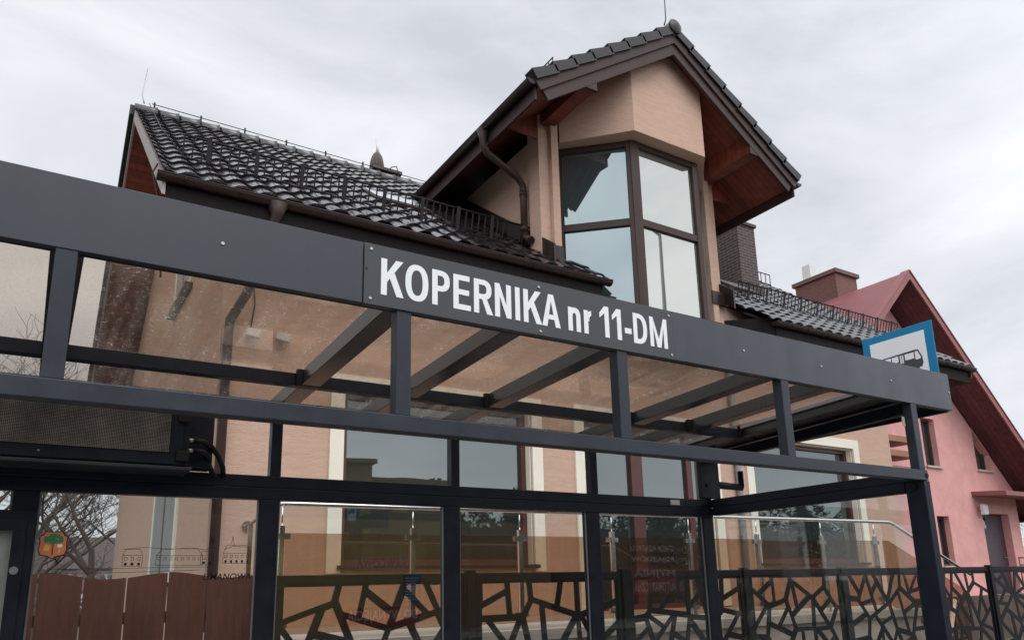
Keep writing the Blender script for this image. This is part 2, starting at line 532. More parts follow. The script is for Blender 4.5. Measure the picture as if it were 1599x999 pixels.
def glyph_polys(ch, w, h, s, t):
    """bold narrow sans capitals: lists of convex polygons in (x, z)"""
    P = []
    bar = lambda x0, x1, z0, z1: P.append([(x0, z0), (x1, z0), (x1, z1), (x0, z1)])

    def strip(o, i):
        for k in range(len(o) - 1):
            P.append([o[k], o[k + 1], i[k + 1], i[k]])

    def arc(cx_, cz_, rx, rz_, a0, a1, n=12):
        return [(cx_ + rx * math.copysign(abs(math.cos(a)) ** 0.85, math.cos(a)), cz_ + rz_ * math.copysign(abs(math.sin(a)) ** 0.85, math.sin(a))) for a in [a0 + (a1 - a0) * k / n for k in range(n + 1)]]

    def bowl(x, w_, z0, z1):
        r_ = min(w_ - x - s * 0.2, (z1 - z0) / 2) * 0.95
        cz_ = (z0 + z1) / 2
        o = [(x, z0)] + arc(w_ - r_, cz_, r_, (z1 - z0) / 2, -math.pi / 2, math.pi / 2, 16) + [(x, z1)]
        i = [(x, z0 + t)] + arc(w_ - r_, cz_, r_ - s, (z1 - z0) / 2 - t, -math.pi / 2, math.pi / 2, 16) + [(x, z1 - t)]
        strip(o, i)
    hp = math.pi / 2
    if ch == 'I':
        bar(0, w, 0, h)
    elif ch == 'K':
        bar(0, s, 0, h)
        P.append([(s, h * .36), (s, h * .36 + s * 1.55), (w - s * 1.35, h), (w - s * .10, h)])
        P.append([(w * .36, h * .52), (w * .36 + s * .82, h * .68), (w, 0), (w - s * 1.22, 0)])
    elif ch == 'O':
        strip(arc(w / 2, h / 2, w / 2, h / 2 + .002, 0, 4 * hp, 40), arc(w / 2, h / 2, w / 2 - s * 1.04, h / 2 + .002 - t, 0, 4 * hp, 40))
    elif ch == 'P':
        bar(0, s, 0, h); bowl(s, w, h * .40, h)
    elif ch == 'E':
        bar(0, s, 0, h)
        for z0 in (0, h * .43, h - t):
            bar(s, w - (0.006 if z0 == h - t else 0.009 if z0 else 0), z0, z0 + t)
    elif ch == 'R':
        bar(0, s, 0, h); bowl(s, w * .93, h * .42, h)
        P.append([(w * .42, h * .43), (w * .42 + s * 1.0, h * .43), (w, 0), (w - s * 1.2, 0)])
    elif ch == 'N':
        bar(0, s, 0, h); bar(w - s, w, 0, h)
        P.append([(s * .96, h), (s * .96, h - s * 2.2), (w - s * .96, 0), (w - s * .96, s * 2.2)])
    elif ch == 'A':
        P.append([(0, 0), (s * 1.1, 0), (w / 2 + s * .05, h * .84), (w / 2 + s * .05, h), (w / 2 - s * .56, h)])
        P.append([(w, 0), (w - s * 1.1, 0), (w / 2 - s * .05, h * .84), (w / 2 - s * .05, h), (w / 2 + s * .56, h)])
        bar(w * .26, w * .74, h * .225, h * .225 + t * .95)
    elif ch == 'n':
        bar(0, s, 0, h)
        o = arc(w / 2 + s * .12, h * .62, w / 2 - s * .12, h * .385, 0, math.pi, 14); i = arc(w / 2, h * .60, w / 2 - s, h * .385 - t, 0, math.pi, 14)
        strip(o, i); bar(w - s, w, 0, h * .62)
    elif ch == 'r':
        bar(0, s, 0, h)
        o = arc(w * 1.0, h * .55, w * .62, h * .455, hp, math.pi, 8); i = arc(w * 1.0, h * .55, w * .62 - s * .6, h * .455 - t * 1.05, hp, math.pi, 8)
        strip(o, i)
    elif ch == '1':
        bar(w - s * 1.05, w, 0, h)
        P.append([(0, h * .60), (0, h * .76), (w - s * 1.05, h), (w - s * 1.0, h * .78)])
    elif ch == 'D':
        bar(0, s, 0, h); bowl(s, w, 0, h)
    elif ch == 'M':
        bar(0, s * .95, 0, h); bar(w - s * .95, w, 0, h)
        P.append([(s * .9, h), (s * .9, h * .72), (w / 2 - s * .52, 0), (w / 2 + s * .05, 0), (w / 2 + s * .05, h * .26)])
        P.append([(w - s * .9, h), (w - s * .9, h * .72), (w / 2 + s * .52, 0), (w / 2 - s * .05, 0), (w / 2 - s * .05, h * .26)])
    elif ch == '-':
        bar(0, w, h * .26, h * .44)
    return P


t = MB()
zb, hh = Z(1.2755), 0.174
kk = 0
for ch, x0, x1, gh in (('K', 1.215, 1.325, 1), ('O', 1.333, 1.449, 1), ('P', 1.468, 1.560, 1), ('E', 1.579, 1.673, 1), ('R', 1.690, 1.796, 1), ('N', 1.807, 1.901, 1), ('I', 1.924, 1.952, 1), ('K', 1.973, 2.083, 1), ('A', 2.084, 2.198, 1),
                       ('n', 2.248, 2.328, .745), ('r', 2.350, 2.400, .745), ('1', 2.456, 2.520, 1), ('1', 2.541, 2.605, 1), ('-', 2.628, 2.676, 1), ('D', 2.690, 2.790, 1), ('M', 2.810, 2.940, 1)):
    for p_ in glyph_polys(ch, x1 - x0, hh * gh, 0.0285, 0.0268):
        kk += 1
        ar = sum(p_[k][0] * p_[(k + 1) % len(p_)][1] - p_[(k + 1) % len(p_)][0] * p_[k][1] for k in range(len(p_)))
        if ar < 0:
            p_ = p_[::-1]
        t.add([(x0 + u, 2.9915 - 1.2e-5 * (kk % 60), zb + v) for u, v in p_], [tuple(range(len(p_)))])
t.build('lettering', WHITE, np_)
for x, z in ((1.167, 1.482), (1.166, 1.247), (2.07, 1.476), (2.073, 1.240), (2.962, 1.477), (2.966, 1.244)):
    MB().disc((x, 2.9935, Z(z)), (0, -1, 0), 0.0085, 0.005).build('screw', STEEL, np_)
MB().disc((1.147, 2.9935, Z(1.385)), (0, -1, 0), 0.005, 0.002).build('rivet', BLACK, np_)
for x in (-0.86, 0.539):
    MB().disc((x, 2.9985, Z(1.364)), (0, -1, 0), 0.0085, 0.005).build('screw', STEEL, fa)
for x in (3.575, 4.317, 5.10, 5.848):
    MB().disc((x, 2.9985, Z(1.361)), (0, -1, 0), 0.0085, 0.005).build('screw', STEEL, fb)
# front frame
MB().box(XL, XR, 3.0, 3.075, Z(0.664), Z(0.738)).build('front_beam', ANTHM, SH, 0.004)
for x in POSTX:
    MB().box(x - 0.036, x + 0.036, 3.002, 3.070, Z(0.737), Z(1.30)).build('upper_post', ANTHM, SH, 0.004)
for x in (-1.585, 5.378):
    lg = MB().box(x - 0.037, x + 0.037, 3.004, 3.146, 0.12, Z(0.662)).build('front_leg', ANTHD, SH, 0.004)
    MB().tube([(x - 0.0375, 3.085, Z(0.625)), (x - 0.052, 3.085, Z(0.625))], 0.024, 18).build('bolt_cap', BLACK, lg)
MB().disc((5.382, 2.9995, Z(0.700)), (0, -1, 0), 0.018, 0.006).build('bolt_cap', BLACK, SH)
# back frame: two stacked rails, wide lower posts, narrow upper posts
MB().box(XL, 5.34, 5.008, 5.09, Z(0.580), Z(0.655)).build('back_rail', ANTHD, SH, 0.004)
MB().box(XL, 5.34, 5.006, 5.088, Z(0.6565), Z(0.733)).build('back_rail', ANTHD, SH, 0.004)
for x in BACKX:
    MB().box(x - 0.064, x + 0.064, 5.010, 5.085, 0.12, Z(0.579)).build('back_post', ANTHD, SH, 0.004)
    w = 0.035
    MB().box(x + 0.064 - 2 * w, x + 0.064, 5.010, 5.085, Z(0.734), Z(1.115)).build('upper_back_post', ANTHD, SH, 0.004)
MB().box(XL, 5.40, 5.005, 5.095, Z(1.115), Z(1.155)).build('rear_roof_beam', ANTHD, SH, 0.004)
# right and left side frames
for s_, x in ((1, 5.331), (-1, -1.62)):
    MB().box(x, x + 0.075, 3.148, 5.005, Z(0.588), Z(0.662)).build('side_rail', ANTHD, SH, 0.004)
    MB().box(x, x + 0.075, 3.078, 5.005, Z(0.6635), Z(0.737)).build('side_rail', ANTHD, SH, 0.004)
    MB().box(x, x + 0.07, 3.146, 5.09, 0.16, 0.24).build('bottom_rail', ANTHD, SH, 0.004)
    MB().slab([(x + 0.012, 3.06, Z(1.16)), (x + 0.012, 5.0, Z(1.075)), (x + 0.012, 5.0, Z(1.16)), (x + 0.012, 3.06, Z(1.245))], (0.06, 0, 0)).build('side_roof_beam', ANTHD, SH, 0.003)
# roof: sloping rafters, mid purlin, edge beams and dusty panes
rz = lambda y: Z(1.250 - 0.045 * (y - 3.02))          # underside of the rafters
for xc in (-1.30, 0.012, 1.334, 1.972, 2.615, 3.895, 4.505, 5.11):
    MB().slab([(xc - 0.056, 3.062, rz(3.062)), (xc - 0.056, 5.098, rz(5.098)), (xc - 0.056, 5.098, rz(5.098) + 0.09), (xc - 0.056, 3.062, rz(3.062) + 0.09)], (0.112, 0, 0)).build('rafter', RAFT, SH, 0.003)
    pz = rz(4.37)
    if xc > 0.5:
        MB().box(xc - 0.090, xc - 0.058, 4.325, 4.358, pz - 0.012, pz + 0.088).build('bracket', BLACK, SH)
MB().box(-1.87, 5.25, 4.36, 4.43, rz(4.36) - 0.004, rz(4.36) + 0.070).build('purlin', ANTHD, SH, 0.003)
for x0, x1 in ((-1.87, 1.96), (1.97, 5.30)):
    a, b = rz(3.062) + 0.093, rz(5.098) + 0.093
    MB().slab([(x0, 3.062, a), (x1, 3.062, a), (x1, 5.098, b), (x0, 5.098, b)], (0, 0, 0.008)).build('roof_pane', GROOF, SH)
a, b = rz(3.062), rz(5.098)
for xa, xb, d0, d1 in ((5.42, 5.845, 0.03, 0.11),):
    MB().slab([(xa, 3.062, a + d0), (xb, 3.062, a + d0), (xb, 5.098, b + d0), (xa, 5.098, b + d0)], (0, 0, d1 - d0)).build('edge_panel', ANTHD, SH, 0.003)
MB().slab([(5.02, 3.07, a + 0.062), (5.05, 3.07, a + 0.062), (5.05, 5.08, b + 0.062), (5.02, 5.08, b + 0.062)], (0, 0, 0.025)).build('glazing_bar', mat('bare_aluminium', (0.35, 0.35, 0.40), 0.35, 0.8), SH)
MB().slab([(5.17, 3.07, a + 0.05), (5.415, 3.07, a + 0.05), (5.415, 5.08, b + 0.05), (5.17, 5.08, b + 0.05)], (0, 0, 0.04)).build('edge_panel', ANTHD, SH, 0.003)
# panes of the back and the side
panes = []
for i in range(len(BACKX) - 1):
    x0, x1 = BACKX[i] + 0.064, BACKX[i + 1] - 0.064
    panes.append(MB().box(x0 - 0.01, x1 + 0.01, 5.040, 5.048, 0.30, Z(0.585)).build('glass_pane', GWALL, SH))
    MB().box(x0, x1, 5.014, 5.08, 0.22, 0.30).build('bottom_rail', ANTHD, SH, 0.003)
    for xx in (x0 + 0.004, x1 - 0.004):
        MB().box(xx - 0.006, xx + 0.006, 5.026, 5.036, 0.30, Z(0.579)).build('glazing_bead', mat('grey_gasket', (0.16, 0.17, 0.18), 0.35), SH)
MB().box(5.364, 5.372, 3.14, 5.02, 0.24, Z(0.59)).build('glass_pane', GWALL, SH)
# small fittings: drain elbow at the rear corner, sticker on the rail, white bracket
MB().box(5.16, 5.40, 4.955, 5.0, Z(0.742), Z(1.10)).build('corner_box', ANTHD, SH, 0.004)
MB().tube([(5.24, 4.954, Z(0.86)), (5.24, 4.944, Z(0.86))], 0.018, 14).build('bolt_cap', BLACK, SH)
MB().tube([(5.40, 4.98, Z(0.872)), (5.72, 4.98, Z(0.865)), (5.72, 4.98, Z(1.02))], 0.035, 4, smooth=False).build('drain_elbow', ANTHD, SH)
MB().box(4.81, 4.92, 5.0015, 5.0055, Z(0.672), Z(0.716)).build('maker_sticker', mat('grey_label', (0.40, 0.40, 0.41), 0.5, var=0.5, vscale=90), SH)
MB().box(5.27, 5.30, 3.055, 3.06, Z(1.06), Z(1.13)).build('cable_clip', mat('beige_clip', (0.5, 0.45, 0.33), 0.5), SH)

# crest, skyline and town name on the pane beside the notice case
pane = panes[1]
YD = 5.0385


def decal(name, m, polys, yo=0.0):
    b = MB()
    for p in polys:
        b.add([(x, YD - yo, Z(z)) for x, z in p], [tuple(range(len(p)))])
    return b.build(name, m, pane)


def line2(p, q, w):
    (x0, z0), (x1, z1) = p, q
    dx, dz = x1 - x0, z1 - z0
    l = math.hypot(dx, dz) or 1
    nx, nz_ = -dz / l * w / 2, dx / l * w / 2
    return [(x0 + nx, z0 + nz_), (x0 - nx, z0 - nz_), (x1 - nx, z1 - nz_), (x1 + nx, z1 + nz_)]


cx, cz, cw, ch = 0.119, 0.283, 0.072, 0.076
shield = [(-0.62, 1), (0.62, 1), (0.70, 0.78), (1, 0.62), (0.92, 0.2), (1, -0.35), (0.85, -0.72), (0.3, -0.85), (0, -1.02), (-0.3, -0.85), (-0.85, -0.72), (-1, -0.35), (-0.92, 0.2), (-1, 0.62), (-0.70, 0.78)]
decal('crest_outline', BLACK, [[(cx + a * cw, cz + b * ch) for a, b in shield]])
decal('crest_shield', CRORANGE, [[(cx + a * cw * 0.93, cz + b * ch * 0.93) for a, b in shield]], 0.0006)
blobs = []
rr = random.Random(3)
for k in range(26):
    a = rr.uniform(0, 6.28); q = rr.uniform(0, 1) ** 0.5
    bx, bz, br = cx + 0.043 * q * math.cos(a), cz + 0.033 + 0.022 * q * math.sin(a), rr.uniform(0.008, 0.013)
    blobs.append([(bx + br * math.cos(u), bz + br * math.sin(u)) for u in [6.283 * j / 7 for j in range(7)]])
b = MB()
for k, p in enumerate(blobs):
    b.add([(x, YD - 0.0010 - k * 2e-5, Z(z)) for x, z in p], [tuple(range(len(p)))])
b.build('crest_tree', CRGREEN, pane)
decal('crest_tree_trunk', BLACK, [[(cx - 0.003, cz - 0.055), (cx + 0.003, cz - 0.055), (cx + 0.002, cz + 0.02), (cx - 0.002, cz + 0.02)]], 0.0008)
decal('crest_figure', CRYELL, [[(cx - 0.045, cz - 0.03), (cx - 0.018, cz - 0.032), (cx - 0.014, cz - 0.002), (cx - 0.04, cz + 0.002)], [(cx + 0.03, cz - 0.045), (cx + 0.036, cz - 0.045), (cx + 0.037, cz - 0.01), (cx + 0.03, cz - 0.01)]], 0.0009)
decal('crest_figure', WHITE, [[(cx + 0.02, cz - 0.012), (cx + 0.046, cz - 0.012), (cx + 0.044, cz + 0.004), (cx + 0.024, cz + 0.006)]], 0.0014)
ink = []
W_ = 0.0024


def pl(*pts):
    for i in range(len(pts) - 1):
        ink.append(line2(pts[i], pts[i + 1], W_))


def house2(x, z, w, h, rf, nwin, fill=0):
    pl((x, z), (x, z + h), (x + w * 0.12, z + h + rf), (x + w * 0.88, z + h + rf), (x + w, z + h), (x + w, z), (x, z))
    pl((x, z + h), (x + w, z + h))
    for k in range(nwin):
        xx = x + w * (k + 0.5) / nwin
        s2 = w / nwin * 0.2
        pl((xx - s2, z + h * 0.55), (xx + s2, z + h * 0.55), (xx + s2, z + h * 0.82), (xx - s2, z + h * 0.82), (xx - s2, z + h * 0.55))
        if fill:
            ink.append([(xx - s2, z + 0.004), (xx + s2, z + 0.004), (xx + s2, z + h * 0.32), (xx - s2, z + h * 0.32)])


pl((0.10, 0.185), (0.11, 0.15), (0.19, 0.15), (0.19, 0.158))
pl((0.10, 0.128), (0.45, 0.128), (0.9, 0.140))
pl((0.13, 0.150), (0.95, 0.158))
house2(0.475, 0.165, 0.105, 0.062, 0.035, 3, 1)
house2(0.655, 0.168, 0.26, 0.058, 0.040, 8)
house2(0.905, 0.172, 0.075, 0.058, 0.022, 2, 1)
pl((0.47, 0.262), (0.60, 0.274), (0.72, 0.262), (0.84, 0.272), (0.93, 0.262), (0.99, 0.272))
pl((0.955, 0.27), (0.955, 0.34), (0.965, 0.352), (0.975, 0.34), (0.975, 0.27))
ink.append([(0.958, 0.30), (0.972, 0.30), (0.972, 0.33), (0.958, 0.33)])
house2(1.035, 0.178, 0.165, 0.062, 0.05, 5, 1)
pl((1.075, 0.29), (1.085, 0.318), (1.088, 0.345), (1.091, 0.318), (1.102, 0.29))
pl((1.04, 0.262), (1.09, 0.285), (1.19, 0.278))
b = MB()
for k, p in enumerate(ink):
    b.add([(x, YD - 1e-5 * k, Z(z)) for x, z in p], [tuple(range(len(p)))])
b.build('skyline_drawing', BLACK, pane)
put_text(MB(), 'LIMANOWA', (0.925, YD, Z(0.080)), (0.285, 0, 0), (0, 0, 0.038), 0.014, 0.22).build('town_name', BLACK, pane)

# ------------------------------------------------------------------ display box with mesh front, hung from the back rail
DB = thing('display_box', 'dark timetable display box with a mesh front and two black cables at its end', 'display', (-0.2, 4.83, Z(0.70)))
MB().box(-1.15, 0.735, 4.70, 4.95, Z(0.715), Z(1.075)).build('case', ANTHD, DB, 0.006)
MB().box(-1.17, 0.76, 4.69, 4.96, Z(0.695), Z(0.713)).build('drip_edge', ANTH, DB, 0.003)
dd = MB().box(-1.12, 0.700, 4.682, 4.699, Z(0.722), Z(1.068)).build('door', ANTHD, DB, 0.003)
MB().box(-1.05, 0.628, 4.678, 4.6815, Z(0.790), Z(1.02)).build('led_field', LEDM, dd)
ms = MB()
nx = 130
for k in range(nx):
    x = -0.45 + (0.628 + 0.45) * k / (nx - 1)
    ms.box(x - 0.0010, x + 0.0010, 4.672, 4.676, Z(0.790), Z(1.02))
for k in range(30):
    z = 0.790 + 0.23 * k / 29
    ms.box(-1.05, 0.628, 4.6765, 4.6775, Z(z) - 0.0010, Z(z) + 0.0010)
ms.build('mesh_screen', BLACK, dd)
MB().disc((-0.005, 4.6815, Z(0.755)), (0, -1, 0), 0.006, 0.003).build('screw', STEEL, dd)
for z in (0.77, 1.0):
    MB().box(0.665, 0.735, 4.662, 4.681, Z(z) - 0.03, Z(z) + 0.03).build('hinge', BLACK, DB, 0.004)
MB().box(0.738, 0.90, 4.86, 5.0, Z(0.735), Z(1.09)).build('end_bracket', ANTHD, DB, 0.004)
for k, (z, e) in enumerate(((0.885, 0.0), (0.825, -0.05))):
    MB().tube([(0.737, 4.78, Z(z)), (0.775, 4.78, Z(z))], 0.013, 12).build('cable_gland', STEEL, DB)
    MB().tube([(0.775, 4.78, Z(z)), (0.83, 4.79, Z(z)), (0.885 + e * 0.3, 4.84, Z(z - 0.015)), (0.945 + e, 4.92, Z(z - 0.06)), (0.985 + e, 4.97, Z(z - 0.12)), (0.995 + e, 4.995, Z(0.72))], 0.0165, 10).build('cable', BLACK, DB)

# ------------------------------------------------------------------ notice case left
NC = thing('notice_case', 'glazed notice case with a dark frame and round lock on the left shelter bay', 'notice board', (-0.5, 4.98, 0.5))
cf = MB()
cf.box(-1.15, 0.022, 4.955, 5.008, Z(0.395), Z(0.465)); cf.box(-1.15, 0.022, 4.955, 5.008, 0.40, 0.47)
cf.box(-0.066, 0.022, 4.956, 5.008, 0.47, Z(0.395)); cf.box(-1.15, -1.06, 4.956, 5.008, 0.47, Z(0.395))
cf.build('case_frame', ANTHD, NC, 0.003)
dr = MB()
dr.box(-1.06, -0.015, 4.945, 4.954, Z(0.352), Z(0.412)); dr.box(-0.078, -0.015, 4.945, 4.954, 0.44, Z(0.351))
dl = dr.build('door_frame', ANTHD, NC, 0.002)
MB().tube([(-0.052, 4.945, Z(0.142)), (-0.052, 4.936, Z(0.142))], 0.021, 20).build('lock', STEEL, dl)
MB().box(-1.06, -0.07, 5.0085, 5.016, 0.47, Z(0.395)).build('back_board', PAPER, NC)
MB().box(-1.06, -0.078, 4.957, 4.961, 0.47, Z(0.352)).build('pane', GCASE, NC)

# ------------------------------------------------------------------ bus stop sign on the shelter roof
kx = 5.80
y1, y0, zt = 3.615, 3.022, Z(1.950)
BS = thing('bus_stop_sign', 'blue-bordered white bus stop sign standing on the shelter roof end', 'road sign', (kx, 3.3, Z(1.3)))
MB().box(kx, kx + 0.012, y0, y1, zt - 0.60, zt).build('plate', BLUE, BS, 0.003)
MB().box(kx - 0.003, kx - 0.0005, y0 + 0.066, y1 - 0.066, zt - 0.535, zt - 0.062).build('white_field', SIGNW, BS)
MB().tube([(kx + 0.03, 3.32, Z(1.25)), (kx + 0.03, 3.32, zt - 0.05)], 0.022, 12).build('mount_tube', STEEL, BS)


def sgn(pts, d):
    return [(kx - d, y1 - s, zt - t) for s, t in pts]


p = MB()
body = [(0.115, 0.212), (0.435, 0.202), (0.462, 0.206), (0.487, 0.268), (0.491, 0.318), (0.478, 0.348), (0.115, 0.358)]
p.add(sgn(body, 0.0045), [tuple(range(len(body)))])
for cxs in (0.20, 0.425):
    ring = [(cxs + 0.031 * math.cos(u), 0.352 + 0.031 * math.sin(u)) for u in [6.2832 * j / 18 for j in range(18)]]
    p.add(sgn(ring, 0.0055), [tuple(range(18))])
p.build('bus_pictogram', PICTO, BS)
w_ = MB()
for s0, s1 in ((0.125, 0.165), (0.172, 0.232), (0.240, 0.296), (0.309, 0.321), (0.327, 0.338), (0.350, 0.425)):
    tb = 0.288 if s0 > 0.3 and s0 < 0.34 else 0.270
    w_.add(sgn([(s0, 0.222), (s1, 0.220), (s1, tb), (s0, tb)], 0.0065), [(0, 1, 2, 3)])
w_.add(sgn([(0.434, 0.219), (0.456, 0.217), (0.477, 0.270), (0.476, 0.283), (0.434, 0.285)], 0.0065), [(0, 1, 2, 3, 4)])
w_.build('bus_windows', SIGNW, BS)

# ------------------------------------------------------------------ beige house
HO = thing('beige_house', 'beige rendered house with dark glazed tile roof and a tall bay-windowed dormer', 'house', (8.6, 14.6, 0))
YF, XW0, XW1 = 9.3, 1.72, 15.42
XC = 8.57
EZ = 4.64            # gutter lip height above the eye
KS = 0.735
YE = 8.70
YR = 14.6
rf = lambda y: Z(EZ + 0.03 + KS * (y - YE))


def wall_holes(mb, x0, x1, z0, z1, holes, ya, yb):
    xs = sorted({x0, x1, *[h[0] for h in holes], *[h[1] for h in holes]})
    for a, b in zip(xs, xs[1:]):
        segs = [(z0, z1)]
        for hx0, hx1, hz0, hz1 in holes:
            if hx0 <= a + 1e-6 and hx1 >= b - 1e-6:
                new = []
                for s0, s1 in segs:
                    if hz0 > s0:
                        new.append((s0, min(hz0, s1)))
                    if hz1 < s1:
                        new.append((max(hz1, s0), s1))
                segs = new
        for s0, s1 in segs:
            mb.box(a, b, ya, yb, s0, s1)
    return mb


holes = [(3.30, 6.20, Z(0.30), Z(2.56)), (7.18, 9.96, Z(-0.40), Z(2.56)), (11.02, 14.06, Z(0.30), Z(2.56))]
wall_holes(MB(), XW0, XW1, 0.0, Z(4.55), holes, YF, YF + 0.30).build('front_wall', STUCCO, HO)
for xa, xb in ((XW0, 6.80), (10.40, XW1)):
    MB().box(xa, xb, YF + 0.002, YF + 0.298, Z(4.551), Z(5.02)).build('wall_plate', STUCCO, HO)
MB().box(XW0 + 0.31, 16.98, YF + 0.31, 19.88, Z(4.22), Z(4.30)).build('attic_floor', DARKIN, HO)
MB().box(XW1 - 0.3, XW1, YF + 0.301, 12.0, 0, Z(4.9)).build('side_wall', STUCCO, HO)
MB().box(XW1, 17.3, 12.0, 12.3, 0, Z(7.0)).build('recessed_wall', STUCCO, HO)
MB().box(17.0, 17.3, 12.301, 19.9, 0, Z(4.5)).build('side_wall', STUCCO, HO)
MB().box(XW0, 17.3, 19.902, 20.2, 0, Z(4.5)).build('back_wall', STUCCO, HO)
# left gable wall with its windows
b = MB()
b.slab([(XW0, YF + 0.301, 0), (XW0, 19.9, 0), (XW0, 19.9, rf(9.3) - 0.25), (XW0, YR, rf(YR) - 0.25), (XW0, YF + 0.301, rf(9.3) - 0.25)], (0.3, 0, 0))
b.build('gable_wall', STUCCO, HO)


def side_window(y0, y1, z0, z1):
    w = MB()
    for (a, b_, c, d) in ((y0 - 0.14, y0, z0 - 0.14, z1 + 0.14), (y1, y1 + 0.14, z0 - 0.14, z1 + 0.14), (y0, y1, z1, z1 + 0.14), (y0, y1, z0 - 0.14, z0)):
        w.box(XW0 - 0.03, XW0 + 0.02, a, b_, c, d)
    w = w.build('window', CREAM, HO)
    MB().box(XW0 - 0.02, XW0 + 0.01, y0 + 0.002, y1 - 0.002, z0 + 0.002, z1 - 0.002).build('glass', WINS, w)
    fr = MB()
    fr.box(XW0 - 0.026, XW0 + 0.01, (y0 + y1) / 2 - 0.05, (y0 + y1) / 2 + 0.05, z0 + 0.003, z1 - 0.003)
    fr.build('frame', REDFRAME, w)
    MB().box(XW0 - 0.12, XW0 + 0.0, y0 - 0.18, y1 + 0.18, z0 - 0.20, z0 - 0.142).build('sill', BROWN, w)


side_window(11.6, 13.7, Z(0.30), Z(2.3))
side_window(11.9, 13.3, Z(4.75), Z(6.1))


def front_window(x0, x1, z0, z1, mull, bottom=True):
    s = 0.185
    w = MB()
    w.box(x0 - s, x0 - 0.002, YF - 0.035, YF + 0.02, z0 - (0.10 if bottom else 0), z1 + s + 0.0)
    w.box(x1 + 0.002, x1 + s, YF - 0.035, YF + 0.02, z0 - (0.10 if bottom else 0), z1 + s + 0.0)
    w.box(x0 - 0.002, x1 + 0.002, YF - 0.035, YF + 0.02, z1 + 0.002, z1 + s + 0.0)
    # pale reveals
    w.box(x0 + 0.002, x0 + 0.02, YF + 0.021, YF + 0.16, z0, z1 - 0.001); w.box(x1 - 0.02, x1 - 0.002, YF + 0.021, YF + 0.16, z0, z1 - 0.001)
    w.box(x0 + 0.021, x1 - 0.021, YF + 0.021, YF + 0.16, z1 - 0.02, z1 - 0.002)
    w = w.build('window_surround', CREAM, HO)
    g_ = MB().box(x0 + 0.02, x1 - 0.02, YF + 0.185, YF + 0.20, z0, z1 - 0.02).build('glass', WING, w)
    fr = MB()
    f = 0.075
    fr.box(x0 + 0.02, x0 + 0.02 + f, YF + 0.13, YF + 0.184, z0, z1 - 0.02); fr.box(x1 - 0.02 - f, x1 - 0.02, YF + 0.13, YF + 0.184, z0, z1 - 0.02)
    fr.box(x0 + 0.02 + f, x1 - 0.02 - f, YF + 0.13, YF + 0.184, z1 - 0.02 - f, z1 - 0.02); fr.box(x0 + 0.02 + f, x1 - 0.02 - f, YF + 0.13, YF + 0.184, z0, z0 + f)
    for m_ in mull:
        fr.box(m_ - 0.06, m_ + 0.06, YF + 0.128, YF + 0.183, z0 + f, z1 - 0.02 - f)
    fr.build('frame', REDFRAME, w)
    if bottom:
        MB().box(x0 - 0.05, x1 + 0.05, YF - 0.09, YF + 0.17, z0 - 0.055, z0 - 0.004).build('sill', DKBROWN, w)
    return w


front_window(3.30, 6.20, Z(0.30), Z(2.56), [])
front_window(11.02, 14.06, Z(0.30), Z(2.56), [])
dw = front_window(7.18, 9.96, Z(-0.40), Z(2.56), [8.30, 8.42, 9.55], False)
dw.name = 'entrance_surround'
MB().tube([(8.36, YF + 0.10, Z(0.75)), (8.36, YF + 0.06, Z(0.75)), (8.36, YF + 0.06, Z(0.88))], 0.012, 8).build('handle', BLACK, dw)
# eaves boxing and soffit under the gutters
for xa, xb in ((0.90, 7.36), (11.32, 18.05)):
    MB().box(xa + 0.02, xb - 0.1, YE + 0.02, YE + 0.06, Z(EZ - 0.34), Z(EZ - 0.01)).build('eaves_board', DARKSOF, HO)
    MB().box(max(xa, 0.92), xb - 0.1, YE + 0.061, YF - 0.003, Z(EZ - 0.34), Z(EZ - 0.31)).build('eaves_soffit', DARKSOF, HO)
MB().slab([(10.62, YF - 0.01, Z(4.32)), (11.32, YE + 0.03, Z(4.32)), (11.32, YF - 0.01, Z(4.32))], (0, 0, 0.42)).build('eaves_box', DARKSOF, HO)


# tiles
def tile_roof(name, org, U, V, Nn, xr, ncourse, course, parent, m=TILE, per=0.30, amp=0.050, nu=8, phase=0.0):
    """org + u*U + v*V; xr(v)-> list of (u0,u1) spans"""
    org, U, V, Nn = Vector(org), Vector(U), Vector(V), Vector(Nn)
    mb = MB()
    jit = random.Random(11)

    def prof(u):
        t_ = (u / per + phase) % 1.0
        return amp * ((0.5 + 0.5 * math.cos(2 * math.pi * (t_ - 0.08 * math.sin(2 * math.pi * t_)))) ** 1.25)
    for c in range(ncourse):
        v0, v1 = c * course, (c + 1) * course + 0.03
        for (u0, u1) in xr(v0 + course * 0.5):
            n = max(2, int(round((u1 - u0) / per * nu)))
            us = [u0 + (u1 - u0) * i / n for i in range(n + 1)]
            rows = []
            for (v, h) in ((v0, 0.030), (v0 + course * 0.5, 0.017), (v1, 0.001)):
                rows.append([org + U * u + V * (v + 0.004 * math.sin(math.floor(u / per) * 12.9 + c * 7.7)) + Nn * (prof(u) + h + 0.004 * math.sin(math.floor(u / per) * 7.1 + c * 3.3)) for u in us])
            k = n + 1
            vs = rows[0] + rows[1] + rows[2]
            fs = []
            for rI in range(2):
                for i in range(n):
                    fs.append((rI * k + i, rI * k + i + 1, (rI + 1) * k + i + 1, (rI + 1) * k + i))
            mb.add(vs, fs, True)
            low = [org + U * u + V * (v0 + 0.002) + Nn * (prof(u) - 0.004) for u in us]
            mb.add(low + rows[0], [(i, i + 1, k + i + 1, k + i) for i in range(n)], False)
    return mb.build(name, m, parent)


cosr, sinr = 1 / math.hypot(1, KS), KS / math.hypot(1, KS)
Vr = Vector((0, cosr, sinr)); Nr = Vector((0, -sinr, cosr))
slope_len = (YR - YE) / cosr
NC_ = 17
course = slope_len / NC_


